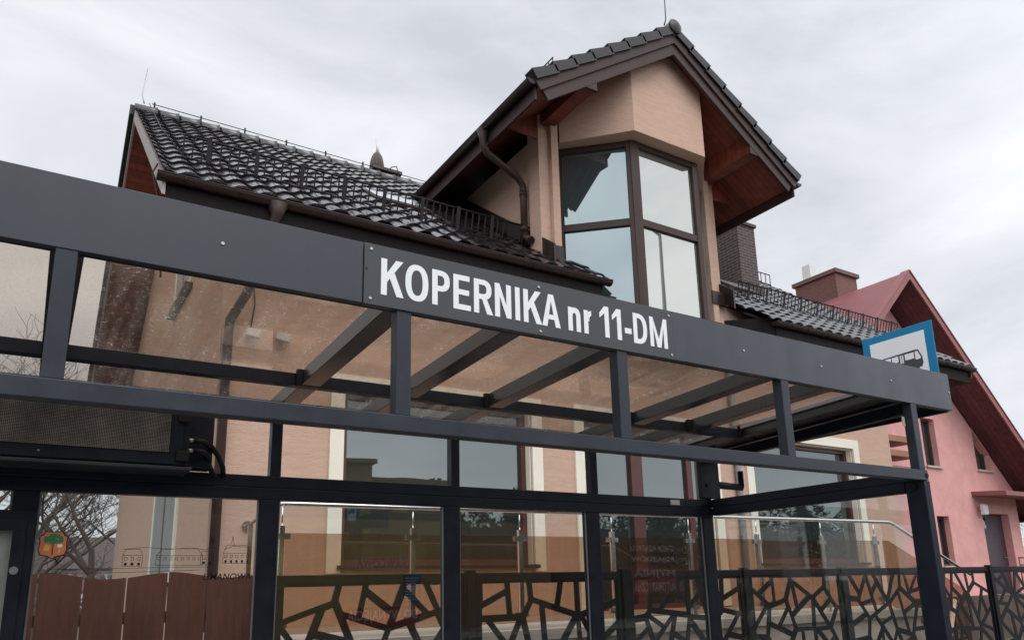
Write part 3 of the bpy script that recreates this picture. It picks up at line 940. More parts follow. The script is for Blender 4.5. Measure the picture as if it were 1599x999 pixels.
def spans(v):
    y = YE + v * cosr
    sp = [(0.86, 7.34 if y < 9.35 else 7.0)]
    if y < 9.3:
        x0 = 11.28 - 0.66 * (y - YE) / 0.6
    else:
        x0 = 10.2
    sp.append((x0, 18.1))
    if y > 12.6:
        sp = [(0.86, 18.1)]
    return sp


roof = tile_roof('roof', (0, YE - 0.02, Z(EZ + 0.02)), (1, 0, 0), Vr, Nr, spans, NC_, course, HO, phase=0.15)
# deck under the tiles, back slope
dk = MB()
dk.slab([(0.95, YE + 0.03, rf(YE + 0.03) - 0.04), (7.25, YE + 0.03, rf(YE + 0.03) - 0.04), (7.25, YF, rf(YF) - 0.04), (0.95, YF, rf(YF) - 0.04)], (0, 0, -0.05))
dk.slab([(0.95, YF, rf(YF) - 0.04), (6.7, YF, rf(YF) - 0.04), (6.7, YR, rf(YR) - 0.04), (0.95, YR, rf(YR) - 0.04)], (0, 0, -0.05))
dk.slab([(10.5, YF, rf(YF) - 0.04), (18.0, YF, rf(YF) - 0.04), (18.0, YR, rf(YR) - 0.04), (10.5, YR, rf(YR) - 0.04)], (0, 0, -0.05))
dk.slab([(11.32, YE + 0.03, rf(YE + 0.03) - 0.04), (18.0, YE + 0.03, rf(YE + 0.03) - 0.04), (18.0, YF, rf(YF) - 0.04), (10.7, YF, rf(YF) - 0.04)], (0, 0, -0.05))
dk.build('roof_deck', DARKSOF, roof)
YB = 2 * YR - YE
zb_ = rf(YE)
MB().slab([(0.86, YR, rf(YR) + 0.02), (18.1, YR, rf(YR) + 0.02), (18.1, YB, zb_), (0.86, YB, zb_)], (0, 0, -0.10)).build('back_roof', TILEG, HO)
for xa_, xb_ in ((0.86, 7.2), (9.98, 18.1)):
    rdg = MB()
    for i in range(int((xb_ - xa_) / 0.38)):
        x0 = xa_ + i * 0.38
        rdg.tube([(x0, YR, rf(YR) + 0.02), (x0 + 0.30, YR, rf(YR) + 0.02), (x0 + 0.40, YR, rf(YR) + 0.02)], [0.105, 0.112, 0.135], 12)
    rdg.build('ridge_cap', TILE, roof)
# gutters
def gutter(name, p0, p1, r=0.078, parent=HO, m=DKBROWN):
    p0, p1 = Vector(p0), Vector(p1)
    d = (p1 - p0).normalized()
    s = d.cross(Vector((0, 0, 1))).normalized()
    n = 12
    ring = [(math.cos(a), math.sin(a)) for a in [math.pi + math.pi * k / n for k in range(n + 1)]]
    v = []
    for P_ in (p0, p1):
        v += [P_ + s * (c * r) + Vector((0, 0, 1)) * (q * r) for c, q in ring]
        v += [P_ + s * (c * (r - 0.008)) + Vector((0, 0, 1)) * (q * (r - 0.008)) for c, q in reversed(ring)]
    k = 2 * (n + 1)
    fs = [(i, (i + 1) % k, k + (i + 1) % k, k + i) for i in range(k)]
    fs.append(tuple(range(k - 1, -1, -1))); fs.append(tuple(range(k, 2 * k)))
    mb = MB().add(v, fs)
    for P_ in (p0, p1):
        e = [P_ + s * (c * (r - 0.004)) + Vector((0, 0, 1)) * (q * (r - 0.004)) for c, q in ring]
        mb.slab(e, d * 0.006)
    sgn_ = 1 if s.y < 0 or abs(s.y) < 1e-6 else -1
    out = s if (s.y < -0.5 or (abs(s.y) < 0.5)) else -s
    for sd_ in (1, -1):
        mb.tube([p0 + s * (r * sd_), p1 + s * (r * sd_)], 0.010, 6)
    L_ = (p1 - p0).length
    for i in range(int(L_ / 0.6)):
        q = p0 + d * (0.3 + 0.6 * i)
        mb.tube([q + s * (c * (r + 0.004)) + Vector((0, 0, 1)) * (h * (r + 0.004)) for c, h in ring], 0.006, 4)
    return mb.build(name, m, parent)


gutter('gutter', (0.80, YE - 0.03, Z(EZ - 0.005)), (7.37, YE - 0.03, Z(EZ - 0.005)))
gutter('gutter', (11.25, YE - 0.03, Z(EZ - 0.005)), (18.15, YE - 0.03, Z(EZ - 0.005)))
# front downpipe at the left corner with its swan neck
MB().tube([(2.16, YE - 0.02, Z(4.60)), (2.16, YE - 0.02, Z(4.46)), (2.13, YE + 0.02, Z(4.36)), (1.95, 9.08, Z(3.55)), (1.80, 9.20, Z(3.22)), (1.79, 9.215, Z(3.05)), (1.79, 9.215, 0.3)], [0.13, 0.07, 0.057, 0.057, 0.057, 0.057, 0.057], 16).build('downpipe', BROWN, HO)
MB().tube([(10.56, 9.235, Z(4.3)), (10.56, 9.235, 0.3)], 0.055, 14).build('downpipe', mat('grey_downpipe', (0.20, 0.20, 0.21), 0.5), HO)
# gable verge: barge boards, wooden soffit, mossy rear edge
ys, zs = YE + 0.02, rf(YE)
MB().slab([(0.87, YE - 0.01, zs - 0.26), (0.87, YR, rf(YR) - 0.24), (0.87, YR, rf(YR) + 0.0), (0.87, YE - 0.01, zs - 0.02)], (0.035, 0, 0)).build('barge_board', GREYBARGE, HO)
MB().slab([(0.87, YB, zb_ - 0.26), (0.87, YR + 0.001, rf(YR) - 0.24), (0.87, YR + 0.001, rf(YR) + 0.0), (0.87, YB, zb_ - 0.02)], (0.035, 0, 0)).build('barge_board', GREYBARGE, HO)
MB().slab([(0.79, YB, zb_ - 0.10), (0.79, YR + 0.05, rf(YR) - 0.08), (0.79, YR + 0.05, rf(YR) + 0.12), (0.79, YB, zb_ + 0.10)], (0.076, 0, 0)).build('verge_tiles', TILEG, HO)
MB().slab([(0.907, YE + 0.05, zs - 0.20), (XW0 - 0.002, YE + 0.05, zs - 0.20), (XW0 - 0.002, YR, rf(YR) - 0.22), (0.907, YR, rf(YR) - 0.22)], (0, 0, 0.03)).build('gable_soffit', SOFFIT, HO)
MB().slab([(0.907, YB, zb_ - 0.20), (XW0 - 0.002, YB, zb_ - 0.20), (XW0 - 0.002, YR + .01, rf(YR) - 0.22), (0.907, YR + .01, rf(YR) - 0.22)], (0, 0, 0.03)).build('gable_soffit', SOFFIT, HO)
MB().slab([(18.06, YE, zs - 0.26), (18.06, YR, rf(YR) - 0.24), (18.06, YR, rf(YR)), (18.06, YE, zs - 0.02)], (0.035, 0, 0)).build('barge_board', BROWN, HO)


# snow guards
def snow_guard(x0, x1, y, step=0.115, h=0.29):
    mb = MB()
    z = rf(y) + 0.085
    up = Vector((0, -0.25, 0.97))
    a, b_ = Vector((x0, y, z)), Vector((x1, y, z))
    mb.tube([a, b_], 0.015, 6); mb.tube([a + up * h, b_ + up * h], 0.016, 6)
    n = int((x1 - x0) / step)
    for i in range(n + 1):
        q = a + (b_ - a) * (i / n)
        mb.obox(q, q + up * h, 0.019, 0.012, (0, 1, 0))
    nb = int((x1 - x0) / 0.62)
    for i in range(nb + 1):
        q = a + (b_ - a) * ((i + 0.5) / (nb + 1))
        mb.obox(q + Vector((0, -0.02, -0.09)), q + up * (h + 0.02) + Vector((0, -0.02, 0)), 0.055, 0.012, (0, 1, 0))
        mb.obox(q + Vector((0, 0.0, -0.075)), q + Vr * 0.28 + Vector((0, 0, -0.07)), 0.03, 0.012)
    return mb.build('snow_guard', GUARD, HO)


snow_guard(1.18, 6.75, 9.75)
snow_guard(12.2, 17.95, 10.25)
# skylights (bright glazed strips)
for xa, xb, ya, yb in ((4.15, 5.15, 10.55, 11.15), (13.1, 14.05, 11.1, 11.7)):
    sk = MB().slab([(xa, ya, rf(ya) + 0.06), (xb, ya, rf(ya) + 0.06), (xb, yb, rf(yb) + 0.06), (xa, yb, rf(yb) + 0.06)], Nr * 0.05).build('skylight', BROWN, roof)
    e = 0.05
    MB().slab([(xa + e, ya + e, rf(ya + e) + 0.135), (xb - e, ya + e, rf(ya + e) + 0.135), (xb - e, yb - e, rf(yb - e) + 0.135), (xa + e, yb - e, rf(yb - e) + 0.135)], Nr * 0.004).build('skylight_pane', mat('skylight_mirror', (0.8, 0.82, 0.85), 0.04, 0.6), roof)
# ridge wire and rods
wr = MB()
wr.tube([(1.15, YR, rf(YR) + 0.22), (7.2, YR, rf(YR) + 0.21)], 0.009, 5)
for i in range(8):
    x = 1.2 + i * 0.85
    wr.obox((x, YR, rf(YR) + 0.10), (x, YR, rf(YR) + 0.26), 0.03, 0.03, (0, 1, 0))
wr.tube([(1.1, YR - 0.03, rf(YR) + 0.2), (1.12, 12.0, rf(12.0) + 0.10), (1.2, 9.6, rf(9.6) + 0.10)], 0.008, 5)
wr.tube([(0.85, 9.2, rf(9.2) + 0.0), (0.80, 9.15, rf(9.2) - 0.15), (0.95, 9.25, rf(9.2) - 0.6), (1.0, 9.28, rf(9.2) - 1.4)], 0.012, 6)
wr.build('lightning_wire', GUARD, HO)
MB().tube([(1.02, YR, rf(YR) + 0.18), (1.0, YR, rf(YR) + 0.25), (0.97, YR, rf(YR) + 0.35), (1.02, YR, rf(YR) + 0.95)], [0.012, 0.012, 0.01, 0.005], 6).build('lightning_rod', STEEL, HO)
# low vent stack with a round cowl behind the ridge
vs = MB().box(5.76, 6.34, YR + 0.08, YR + 0.42, rf(YR) - 0.3, rf(YR) + 0.09 + 0.12).build('vent_stack', COOKIE, HO)
MB().box(5.70, 6.40, YR - 0.0, YR + 0.5, rf(YR) + 0.09 + 0.121, rf(YR) + 0.09 + 0.20).build('stack_cap', mat('dark_slab', (0.07, 0.06, 0.055), 0.8, var=0.3), vs)
ck = MB()
for i in range(14):
    a = math.pi * i / 13
    rr0 = 0.155
    ck.tube([(5.88 + rr0 * math.cos(u) * math.sin(a + 1e-3), YR + 0.25 + rr0 * math.cos(u) * math.cos(a), rf(YR) + 0.09 + 0.20 + 0.46 * math.sin(u)) for u in [0.02 + math.pi * 0.98 * k / 14 for k in range(15)]], 0.018, 5)
ck.tube([(5.88, YR + 0.25, rf(YR) + 0.09 + 0.19), (5.88, YR + 0.25, rf(YR) + 0.09 + 0.60)], [0.13, 0.08], 12)
ck.build('vent_cowl', mat('rusty_wire', (0.085, 0.065, 0.05), 0.6, var=0.5, vscale=12), vs)
MB().tube([(5.90, YR + 0.25, rf(YR) + 0.09 + 0.64), (5.88, YR + 0.25, rf(YR) + 0.09 + 0.82), (5.84, YR + 0.25, rf(YR) + 0.09 + 1.02)], [0.045, 0.026, 0.005], 8).build('pale_spike', mat('pale_zinc', (0.55, 0.57, 0.60), 0.4, 0.3), vs)
MB().tube([(6.1, YR + 0.1, rf(YR) + 0.09 + 0.19), (6.18, YR + 0.1, rf(YR) + 0.09 + 0.31), (6.28, YR + 0.05, rf(YR) + 0.09 + 0.33), (6.31, YR, rf(YR) + 0.09 + 0.1)], 0.012, 6).build('stack_wire', GUARD, vs)
# dark clinker chimney right of the dormer
ch_ = MB().box(13.90, 14.52, 11.5, 13.4, Z(6.3), Z(8.52)).build('chimney', COOKIE, HO)
MB().box(13.86, 14.56, 11.45, 13.45, Z(8.521), Z(8.60)).build('chimney_cap', mat('dark_slab', (0, 0, 0)), ch_)
MB().box(13.85, 14.57, 11.44, 13.46, Z(6.31), Z(6.92)).build('chimney_flashing', BROWN, ch_)
gg = MB()
for z in (7.35, 7.62):
    gg.tube([(14.55, 11.9, Z(z)), (15.45, 11.9, Z(z))], 0.013, 6)
for i in range(6):
    gg.tube([(14.6 + 0.17 * i, 11.9, Z(7.1 if i in (1, 5) else 7.35)), (14.6 + 0.17 * i, 11.9, Z(7.62))], 0.011, 6)
gg.build('roof_step', GUARD, HO)

# ---- dormer with three-sided bay
DX0, DX1 = 6.52, 10.62
YV = 8.04                                     # verge plane
RZ, EZD, HW = Z(9.28), Z(7.26), 2.95          # ridge / eave underside of tiles, half width
kd = (RZ - EZD) / HW
dz = lambda x: RZ - kd * abs(x - XC)
bay = [(6.90, 9.22), (7.76, 8.30), (9.38, 8.30), (10.24, 9.22)]
zl = Z(7.25)                                  # lintel underside
# gable wall above the lintel, following the bay plan
gb = MB()
pts = [(DX0, YF)] + [(bay[0][0] - 0.06, YF)] + bay + [(bay[3][0] + 0.06, YF)] + [(DX1, YF)]
for (xa, ya), (xb, yb) in zip(bay, bay[1:]):
    segs = [(xa, ya), (xb, yb)]
    if xa < XC < xb:
        segs = [(xa, ya), (XC, ya), (xb, yb)]
    nn = Vector((yb - ya, -(xb - xa), 0)).normalized() * -0.22
    for (p_, q_) in zip(segs, segs[1:]):
        gb.slab([(p_[0], p_[1], zl), (q_[0], q_[1], zl), (q_[0], q_[1], dz(q_[0]) - 0.16), (p_[0], p_[1], dz(p_[0]) - 0.16)], nn)
gb.build('bay_gable', STUCCO, HO)
lt = MB().slab([(6.92, 9.55, zl - 0.004), (6.92, 9.235, zl - 0.004), (7.765, 8.306, zl - 0.004), (9.375, 8.306, zl - 0.004), (10.22, 9.235, zl - 0.004), (10.22, 9.55, zl - 0.004)], (0, 0, 0.05)).build('bay_lintel', STUCCO, HO)
# piers and side walls
for xa, xb in ((DX0, 6.86), (10.28, DX1)):
    MB().box(xa, xb, YF, YF + 0.32, Z(4.1) if xa < 8 else Z(3.9), dz(xa if xa < 8 else xb) - 0.15).build('dormer_pier', STUCCO, HO)
    MB().box(xa + (0.20 if xa < 8 else 0), xb - (0.20 if xa > 8 else 0), YF - 0.09, YF - 0.002, Z(4.45), dz(xa if xa < 8 else xb) - 0.15).build('dormer_pilaster', STUCCO, HO)
for xa in (DX0 + 0.05, DX1 - 0.25):
    MB().box(xa, xa + 0.2, YF + 0.251, 13.5, Z(4.7), Z(7.38)).build('dormer_side_wall', STUCCO, HO)
# flashing along the side walls
for xa in (DX0 + 0.012, DX1 - 0.05 + 0.002):
    MB().slab([(xa, 8.98, rf(8.98) + 0.0), (xa, 12.9, rf(12.9) + 0.0), (xa, 12.9, rf(12.9) + 0.36), (xa, 8.98, rf(8.98) + 0.36)], (0.036, 0, 0)).build('wall_flashing', DKBROWN, HO)
MB().box(6.5, 6.87, YF - 0.115, YF - 0.092, rf(YF) - 0.05, rf(YF) + 0.22).build('wall_flashing', DKBROWN, HO)
MB().box(10.25, 10.68, YF - 0.115, YF - 0.092, rf(YF) - 0.12, rf(YF) + 0.13).build('wall_flashing', DKBROWN, HO)


# bay glazing
ins = [(6.98, 9.47), (7.93, 8.58), (9.38, 8.58), (10.30, 9.47)]
zb0, zm, zt0 = Z(4.17), Z(5.77), zl - 0.006
BW = MB()
for (xa, ya), (xb, yb) in zip(ins, ins[1:]):
    a, b_ = Vector((xa, ya, 0)), Vector((xb, yb, 0))
    d = (b_ - a).normalized()
    n_ = Vector((d.y, -d.x, 0))
    f = 0.11
    for z0, z1 in ((zb0, zb0 + 0.09), (zm - 0.06, zm + 0.06), (zt0 - 0.10, zt0 - 0.002)):
        m0 = Vector((0, 0, (z0 + z1) / 2))
        BW.obox(a + m0 + d * 0.08, b_ + m0 - d * 0.08, 0.09, z1 - z0)
    for q in (a + d * 0.05, b_ - d * 0.05):
        BW.obox(q + Vector((0, 0, zb0)), q + Vector((0, 0, zt0 - 0.004)), 0.10, f, n_)
for (xa, ya) in ins[1:3]:
    BW.tube([(xa, ya + 0.03, zb0), (xa, ya + 0.03, zt0 - 0.006)], 0.085, 8, smooth=False)
BWo = BW.build('bay_window', BROWN, HO)
for k, ((xa, ya), (xb, yb)) in enumerate(zip(ins, ins[1:])):
    a, b_ = Vector((xa, ya, 0)), Vector((xb, yb, 0))
    d = (b_ - a).normalized()
    n_ = Vector((d.y, -d.x, 0))
    for z0, z1 in ((zb0 + 0.09, zm - 0.06), (zm + 0.06, zt0 - 0.10)):
        p_, q_ = a + d * 0.11, b_ - d * 0.11
        MB().slab([p_ + Vector((0, 0, z0)), q_ + Vector((0, 0, z0)), q_ + Vector((0, 0, z1)), p_ + Vector((0, 0, z1))], -n_ * 0.01).build('pane', WINBF if k == 1 else WINB, BWo)
fl = MB().slab([(6.86, 9.29, Z(4.07)), (7.74, 8.26, Z(4.07)), (9.40, 8.26, Z(4.07)), (10.28, 9.29, Z(4.07))], (0, 0, 0.095)).build('bay_sill', DKBROWN, HO)
MB().slab([(6.95, 9.298, Z(3.9)), (7.8, 8.36, Z(3.9)), (9.34, 8.36, Z(3.9)), (10.19, 9.298, Z(3.9))], (0, 0, 0.168)).build('bay_floor', SOFFITX, HO)
MB().box(9.45, 11.3, 8.9, 9.28, Z(4.02), Z(4.12)).build('red_eaves_lining', mat('red_lining', (0.28, 0.03, 0.02), 0.5), HO)

# dormer roof
vl = math.hypot(HW, RZ - EZD)
for sgn_ in (-1, 1):
    U_ = Vector((0, 1, 0)); V_ = Vector((-sgn_ * HW, 0, RZ - EZD)) / vl
    N_ = Vector((sgn_ * (RZ - EZD), 0, HW)) / vl
    nco = 8
    tile_roof('dormer_roof', (XC + sgn_ * HW, 0, EZD + 0.02), U_, V_, N_, lambda v: [(YV - 0.03, 14.5)], nco, (vl + 0.02) / nco, HO, phase=0.4)
    # boarded soffit under the overhang, deck
    a0 = Vector((XC + sgn_ * HW, 0, EZD)); a1 = Vector((XC, 0, RZ))
    off = N_ * -0.15
    MB().slab([a0 + off + Vector((0, YV + 0.05, 0)), a1 + off + Vector((0, YV + 0.05, 0)), a1 + off + Vector((0, 13.6, 0)), a0 + off + Vector((0, 13.6, 0))], N_ * 0.03).build('dormer_soffit', SOFFIT, HO)
    MB().slab([a0 + N_ * -0.06 + Vector((0, YV + 0.05, 0)), a1 + N_ * -0.06 + Vector((0, YV + 0.05, 0)), a1 + N_ * -0.06 + Vector((0, 14.4, 0)), a0 + N_ * -0.06 + Vector((0, 14.4, 0))], N_ * 0.05).build('dormer_deck', DARKSOF, HO)
    # double barge boards on the front verge
    for (d0, d1, yy, th, ex) in ((0.02, -0.19, YV - 0.012, 0.035, 0.02), (-0.16, -0.36, YV + 0.024, 0.05, -0.05)):
        c0 = a0 - V_ * ex
        q = [c0 + N_ * d1, a1 + Vector((0, 0, d1 / N_.z)), a1 + Vector((0, 0, d0 / N_.z)), c0 + N_ * d0]
        MB().slab([v + Vector((0, yy, 0)) for v in q], (0, th, 0)).build('barge_board', BROWN, HO)
    # stepped verge tiles
    vt = MB()
    cs = vl / nco
    for i in range(nco):
        p_ = a0 + V_ * (cs * i - 0.01) + N_ * 0.055
        q_ = a0 + V_ * (cs * (i + 1) + 0.03) + N_ * 0.028
        vt.slab([v + Vector((0, YV - 0.055, 0)) for v in (p_ - N_ * 0.085, q_ - N_ * 0.085, q_ + N_ * 0.050, p_ + N_ * 0.082)], (0, 0.20, 0))
    vt.build('verge_tiles', VERGE, HO)
    # boxed rafter ends (brackets) under the verge
    xk = XC + sgn_ * 1.88
    zk = dz(xk)
    MB().slab([(xk - 0.13, YV + 0.03, zk - 0.50 + sgn_ * 0.0), (xk + 0.13, YV + 0.03, zk - 0.50), (xk + 0.13, YV + 0.03, dz(xk + 0.13) - 0.36), (xk - 0.13, YV + 0.03, dz(xk - 0.13) - 0.36)], (0, 0.05, 0)).build('bracket_face', BROWN, HO)
    MB().slab([(xk - 0.12, YV + 0.082, zk - 0.47), (xk + 0.12, YV + 0.082, zk - 0.47), (xk + 0.12, YV + 0.082, dz(xk + 0.12) - 0.2), (xk - 0.12, YV + 0.082, dz(xk - 0.12) - 0.2)], (0, YF - YV - 0.1, 0)).build('bracket_beam', SOFFIT, HO)
    # boarded infill between pier head and soffit
    xi = DX0 if sgn_ < 0 else DX1
    xo = xi + sgn_ * 0.62
    MB().slab([(xi, YF + 0.02, dz(xi) - 0.62), (xi, YF + 0.02, dz(xi) - 0.16), (xo, YF + 0.02, dz(xo) - 0.16)], (0, 0.03, 0)).build('soffit_infill', SOFFITX, HO)
    # eave gutter
    gx = XC + sgn_ * (HW + 0.05)
    gutter('dormer_gutter', (gx, YV + 0.0, EZD - 0.03), (gx, 12.2, EZD - 0.03), 0.075)
    MB().slab([(XC + sgn_ * (HW - 0.03), YV + 0.06, EZD - 0.30), (XC + sgn_ * (HW - 0.03), 12.5, EZD - 0.30), (XC + sgn_ * (HW - 0.03), 12.5, EZD - 0.0), (XC + sgn_ * (HW - 0.03), YV + 0.06, EZD - 0.0)], (-sgn_ * 0.03, 0, 0)).build('eaves_board', BROWN, HO)
    # ladder-like snow guard along the eave
    sg = MB()
    for v_, h_ in ((0.55, 0.10), (0.55, 0.32)):
        o_ = a0 + V_ * v_ + Vector((0, 0, h_))
        sg.tube([o_ + Vector((0, YV + 0.15, 0)), o_ + Vector((0, 12.3, 0))], 0.011, 6)
    for i in range(36):
        o_ = a0 + V_ * 0.55 + Vector((0, YV + 0.16 + i * 0.115, 0))
        sg.tube([o_ + Vector((0, 0, 0.04)), o_ + Vector((0, 0, 0.32))], 0.008, 5)
    sg.build('snow_guard', GUARD, HO)
dr_ = MB()
for i in range(16):
    y = YV - 0.05 + 0.40 * i
    dr_.tube([(XC, y, RZ + 0.05), (XC, y + 0.3, RZ + 0.05), (XC, y + 0.42, RZ + 0.05)], [0.140, 0.128, 0.118], 14)
dr_.build('dormer_ridge', TILE, HO)
MB().tube([(XC, YV - 0.06, RZ + 0.06), (XC, YV - 0.075, RZ + 0.06), (XC, YV - 0.10, RZ + 0.06)], [0.145, 0.13, 0.03], 14).build('ridge_end_cap', VERGE, HO)
MB().tube([(XC - 0.1, YV + 0.1, RZ + 0.16), (XC - 0.05, YV + 0.1, RZ + 0.3), (XC - 0.03, YV + 0.1, RZ + 1.2)], [0.012, 0.01, 0.006], 6).build('lightning_rod', GUARD, HO)
gx = XC - HW - 0.05
MB().tube([(gx, 9.49, Z(7.20)), (gx, 9.49, Z(7.04)), (gx, 9.49, Z(6.93)), (gx + 0.07, 9.50, Z(6.82)), (6.32, 9.66, Z(6.66)), (6.44, 9.69, Z(6.56)), (6.45, 9.69, Z(6.44)), (6.45, 9.69, Z(5.66))], [0.11, 0.062, 0.058, 0.058, 0.058, 0.058, 0.058, 0.058], 16).build('dormer_downpipe', BROWN, HO)
MB().tube([(6.45, 9.69, Z(6.44)), (6.45, 9.69, Z(6.36))], 0.068, 16).build('pipe_collar', BROWN, HO)
MB().tube([(6.45, 9.69, Z(5.80)), (6.45, 9.69, Z(5.72))], 0.068, 16).build('pipe_collar', BROWN, HO)
MB().tube([(6.45, 9.69, Z(5.68)), (6.45, 9.64, Z(5.58)), (6.45, 9.50, Z(5.48))], [0.066, 0.066, 0.066], 16).build('pipe_shoe', DKBROWN, HO)

# flood lights on the front wall
for x in (2.06, 2.42):
    fl_ = thing('flood_light', '%s of two small pale flood lights on the beige wall above the display box' % ('left' if x < 2.2 else 'right'), 'wall lamp', (x, YF, Z(3.05)), 'flood lights on the beige wall')
    MB().obox((x - 0.06, YF - 0.10, Z(3.10)), (x + 0.10, YF - 0.13, Z(3.07)), 0.10, 0.10).build('lamp_head', mat('pale_plastic', (0.45, 0.43, 0.40), 0.5), fl_, 0.01)
    MB().tube([(x, YF - 0.001, Z(3.14)), (x, YF - 0.06, Z(3.13))], 0.03, 10).build('arm', mat('pale_plastic', (0, 0, 0)), fl_)
MB().tube([(1.95, YF - 0.01, Z(4.2)), (2.06, YF - 0.012, Z(3.9)), (2.1, YF - 0.012, Z(3.5)), (2.06, YF - 0.012, Z(3.15))], 0.008, 5).build('wall_cable', BLACK, HO)

# ------------------------------------------------------------------ terrace, stairs and balustrade
TZ = Z(-0.42)
YH = lambda x: 6.88 - 0.047 * x          # the terrace edge runs slightly askew of the house
te = MB()
te.slab([(1.75, YH(1.75) - 0.15, 0), (10.5, YH(10.5) - 0.15, 0), (10.5, YF - 0.001, 0), (1.75, YF - 0.001, 0)], (0, 0, TZ - 0.10))
te.build('terrace', CONC, kind='structure')
MB().slab([(1.70, YH(1.7) - 0.20, TZ - 0.099), (10.55, YH(10.55) - 0.20, TZ - 0.099), (10.55, YF - 0.001, TZ - 0.099), (1.70, YF - 0.001, TZ - 0.099)], (0, 0, 0.099)).build('terrace_slab', mat('terrace_slab_grey', (0.42, 0.36, 0.31), 0.8, var=0.15), kind='structure')
st = MB()
for i in range(7):
    st.box(10.5 + 0.33 * i, 10.5 + 0.33 * (i + 1), 6.4, YF - 0.3, 0, TZ - 0.14 * (i + 1))
st.build('stairs', CONC, kind='structure')
BL = thing('terrace_balustrade', 'bronze glass balustrade with a polished steel handrail along the raised terrace', 'balustrade', (6, 6.6, TZ))
zr = 0.757
MB().tube([(2.16, 9.28, Z(zr)), (2.02, 8.2, Z(zr)), (1.84, YH(1.84) + 0.10, Z(zr)), (1.88, YH(1.88) + 0.02, Z(zr)), (1.99, YH(1.99), Z(zr)), (10.30, YH(10.3), Z(zr + 0.005)), (10.40, YH(10.4), Z(zr - 0.02)), (12.1, YH(12.1), Z(zr - 0.74))], 0.0225, 12).build('handrail', CHROME, BL)
MB().tube([(2.16, 9.295, Z(zr)), (2.16, 9.27, Z(zr))], 0.06, 18).build('wall_flange', CHROME, BL)
ratios = [0.276, 0.461, 0.641, 0.823, 1.0, 1.178, 1.372, 1.553]
pxs = [6.88 * r_ / (1 + 0.047 * r_) for r_ in ratios]
for x in pxs:
    y = YH(x)
    po = MB().box(x - 0.022, x + 0.022, y - 0.022, y + 0.022, TZ, Z(0.56)).build('baluster', CHROME, BL)
    MB().tube([(x, y, Z(0.56)), (x, y, Z(zr - 0.02))], 0.007, 8).build('rail_pin', CHROME, po)
    for z in (0.47, -0.28):
        cl = MB()
        cl.box(x - 0.075, x - 0.024, y - 0.018, y + 0.018, Z(z) - 0.025, Z(z) + 0.025)
        cl.box(x + 0.024, x + 0.075, y - 0.018, y + 0.018, Z(z) - 0.025, Z(z) + 0.025)
        cl.build('glass_clamp', CHROME, po)
for xa, xb in zip(pxs, pxs[1:]):
    a_, b_ = xa + 0.03, xb - 0.03
    MB().slab([(a_, YH(a_) - 0.005, TZ + 0.06), (b_, YH(b_) - 0.005, TZ + 0.06), (b_, YH(b_) - 0.005, Z(0.50)), (a_, YH(a_) - 0.005, Z(0.50))], (0, 0.01, 0)).build('glass_panel', GRAIL, BL)
MB().slab([(10.12, YH(10.12) - 0.005, TZ + 0.06), (11.9, YH(11.9) - 0.005, TZ - 0.72), (11.9, YH(11.9) - 0.005, Z(-0.20)), (10.25, YH(10.25) - 0.005, Z(0.50)), (10.12, YH(10.12) - 0.005, Z(0.50))], (0, 0.01, 0)).build('glass_panel', GRAIL, BL)
for y in (8.95,):
    MB().box(2.09, 2.14, y - 0.022, y + 0.022, TZ, Z(zr - 0.02)).build('baluster', CHROME, BL)

# ------------------------------------------------------------------ black cut-steel fence
FY = 5.95
FZ0, FZ1 = 0.05, Z(0.118)
FE = thing('steel_fence', 'black steel fence of cut-out broken-glass pattern panels behind the shelter', 'fence', (7, FY, 0))


def clip(poly, px, py, nx_, ny_):
    out = []
    for i in range(len(poly)):
        a, b_ = poly[i], poly[(i + 1) % len(poly)]
        da = (a[0] - px) * nx_ + (a[1] - py) * ny_
        db = (b_[0] - px) * nx_ + (b_[1] - py) * ny_
        if da <= 0:
            out.append(a)
        if da * db < 0:
            t_ = da / (da - db)
            out.append((a[0] + (b_[0] - a[0]) * t_, a[1] + (b_[1] - a[1]) * t_))
    return out


def inset(poly, d):
    n = len(poly)
    res = list(poly)
    ar = sum(poly[i][0] * poly[(i + 1) % n][1] - poly[(i + 1) % n][0] * poly[i][1] for i in range(n))
    if ar < 0:
        poly = poly[::-1]
        res = list(poly)
    for i in range(n):
        a, b_ = poly[i], poly[(i + 1) % n]
        dx, dy = b_[0] - a[0], b_[1] - a[1]
        l = math.hypot(dx, dy)
        if l < 1e-6:
            continue
        nx_, ny_ = dy / l, -dx / l      # outward for CCW
        di = d * R_.uniform(0.75, 1.35)
        res = clip(res, a[0] - nx_ * di, a[1] - ny_ * di, nx_, ny_)
        if len(res) < 3:
            return None
    return res


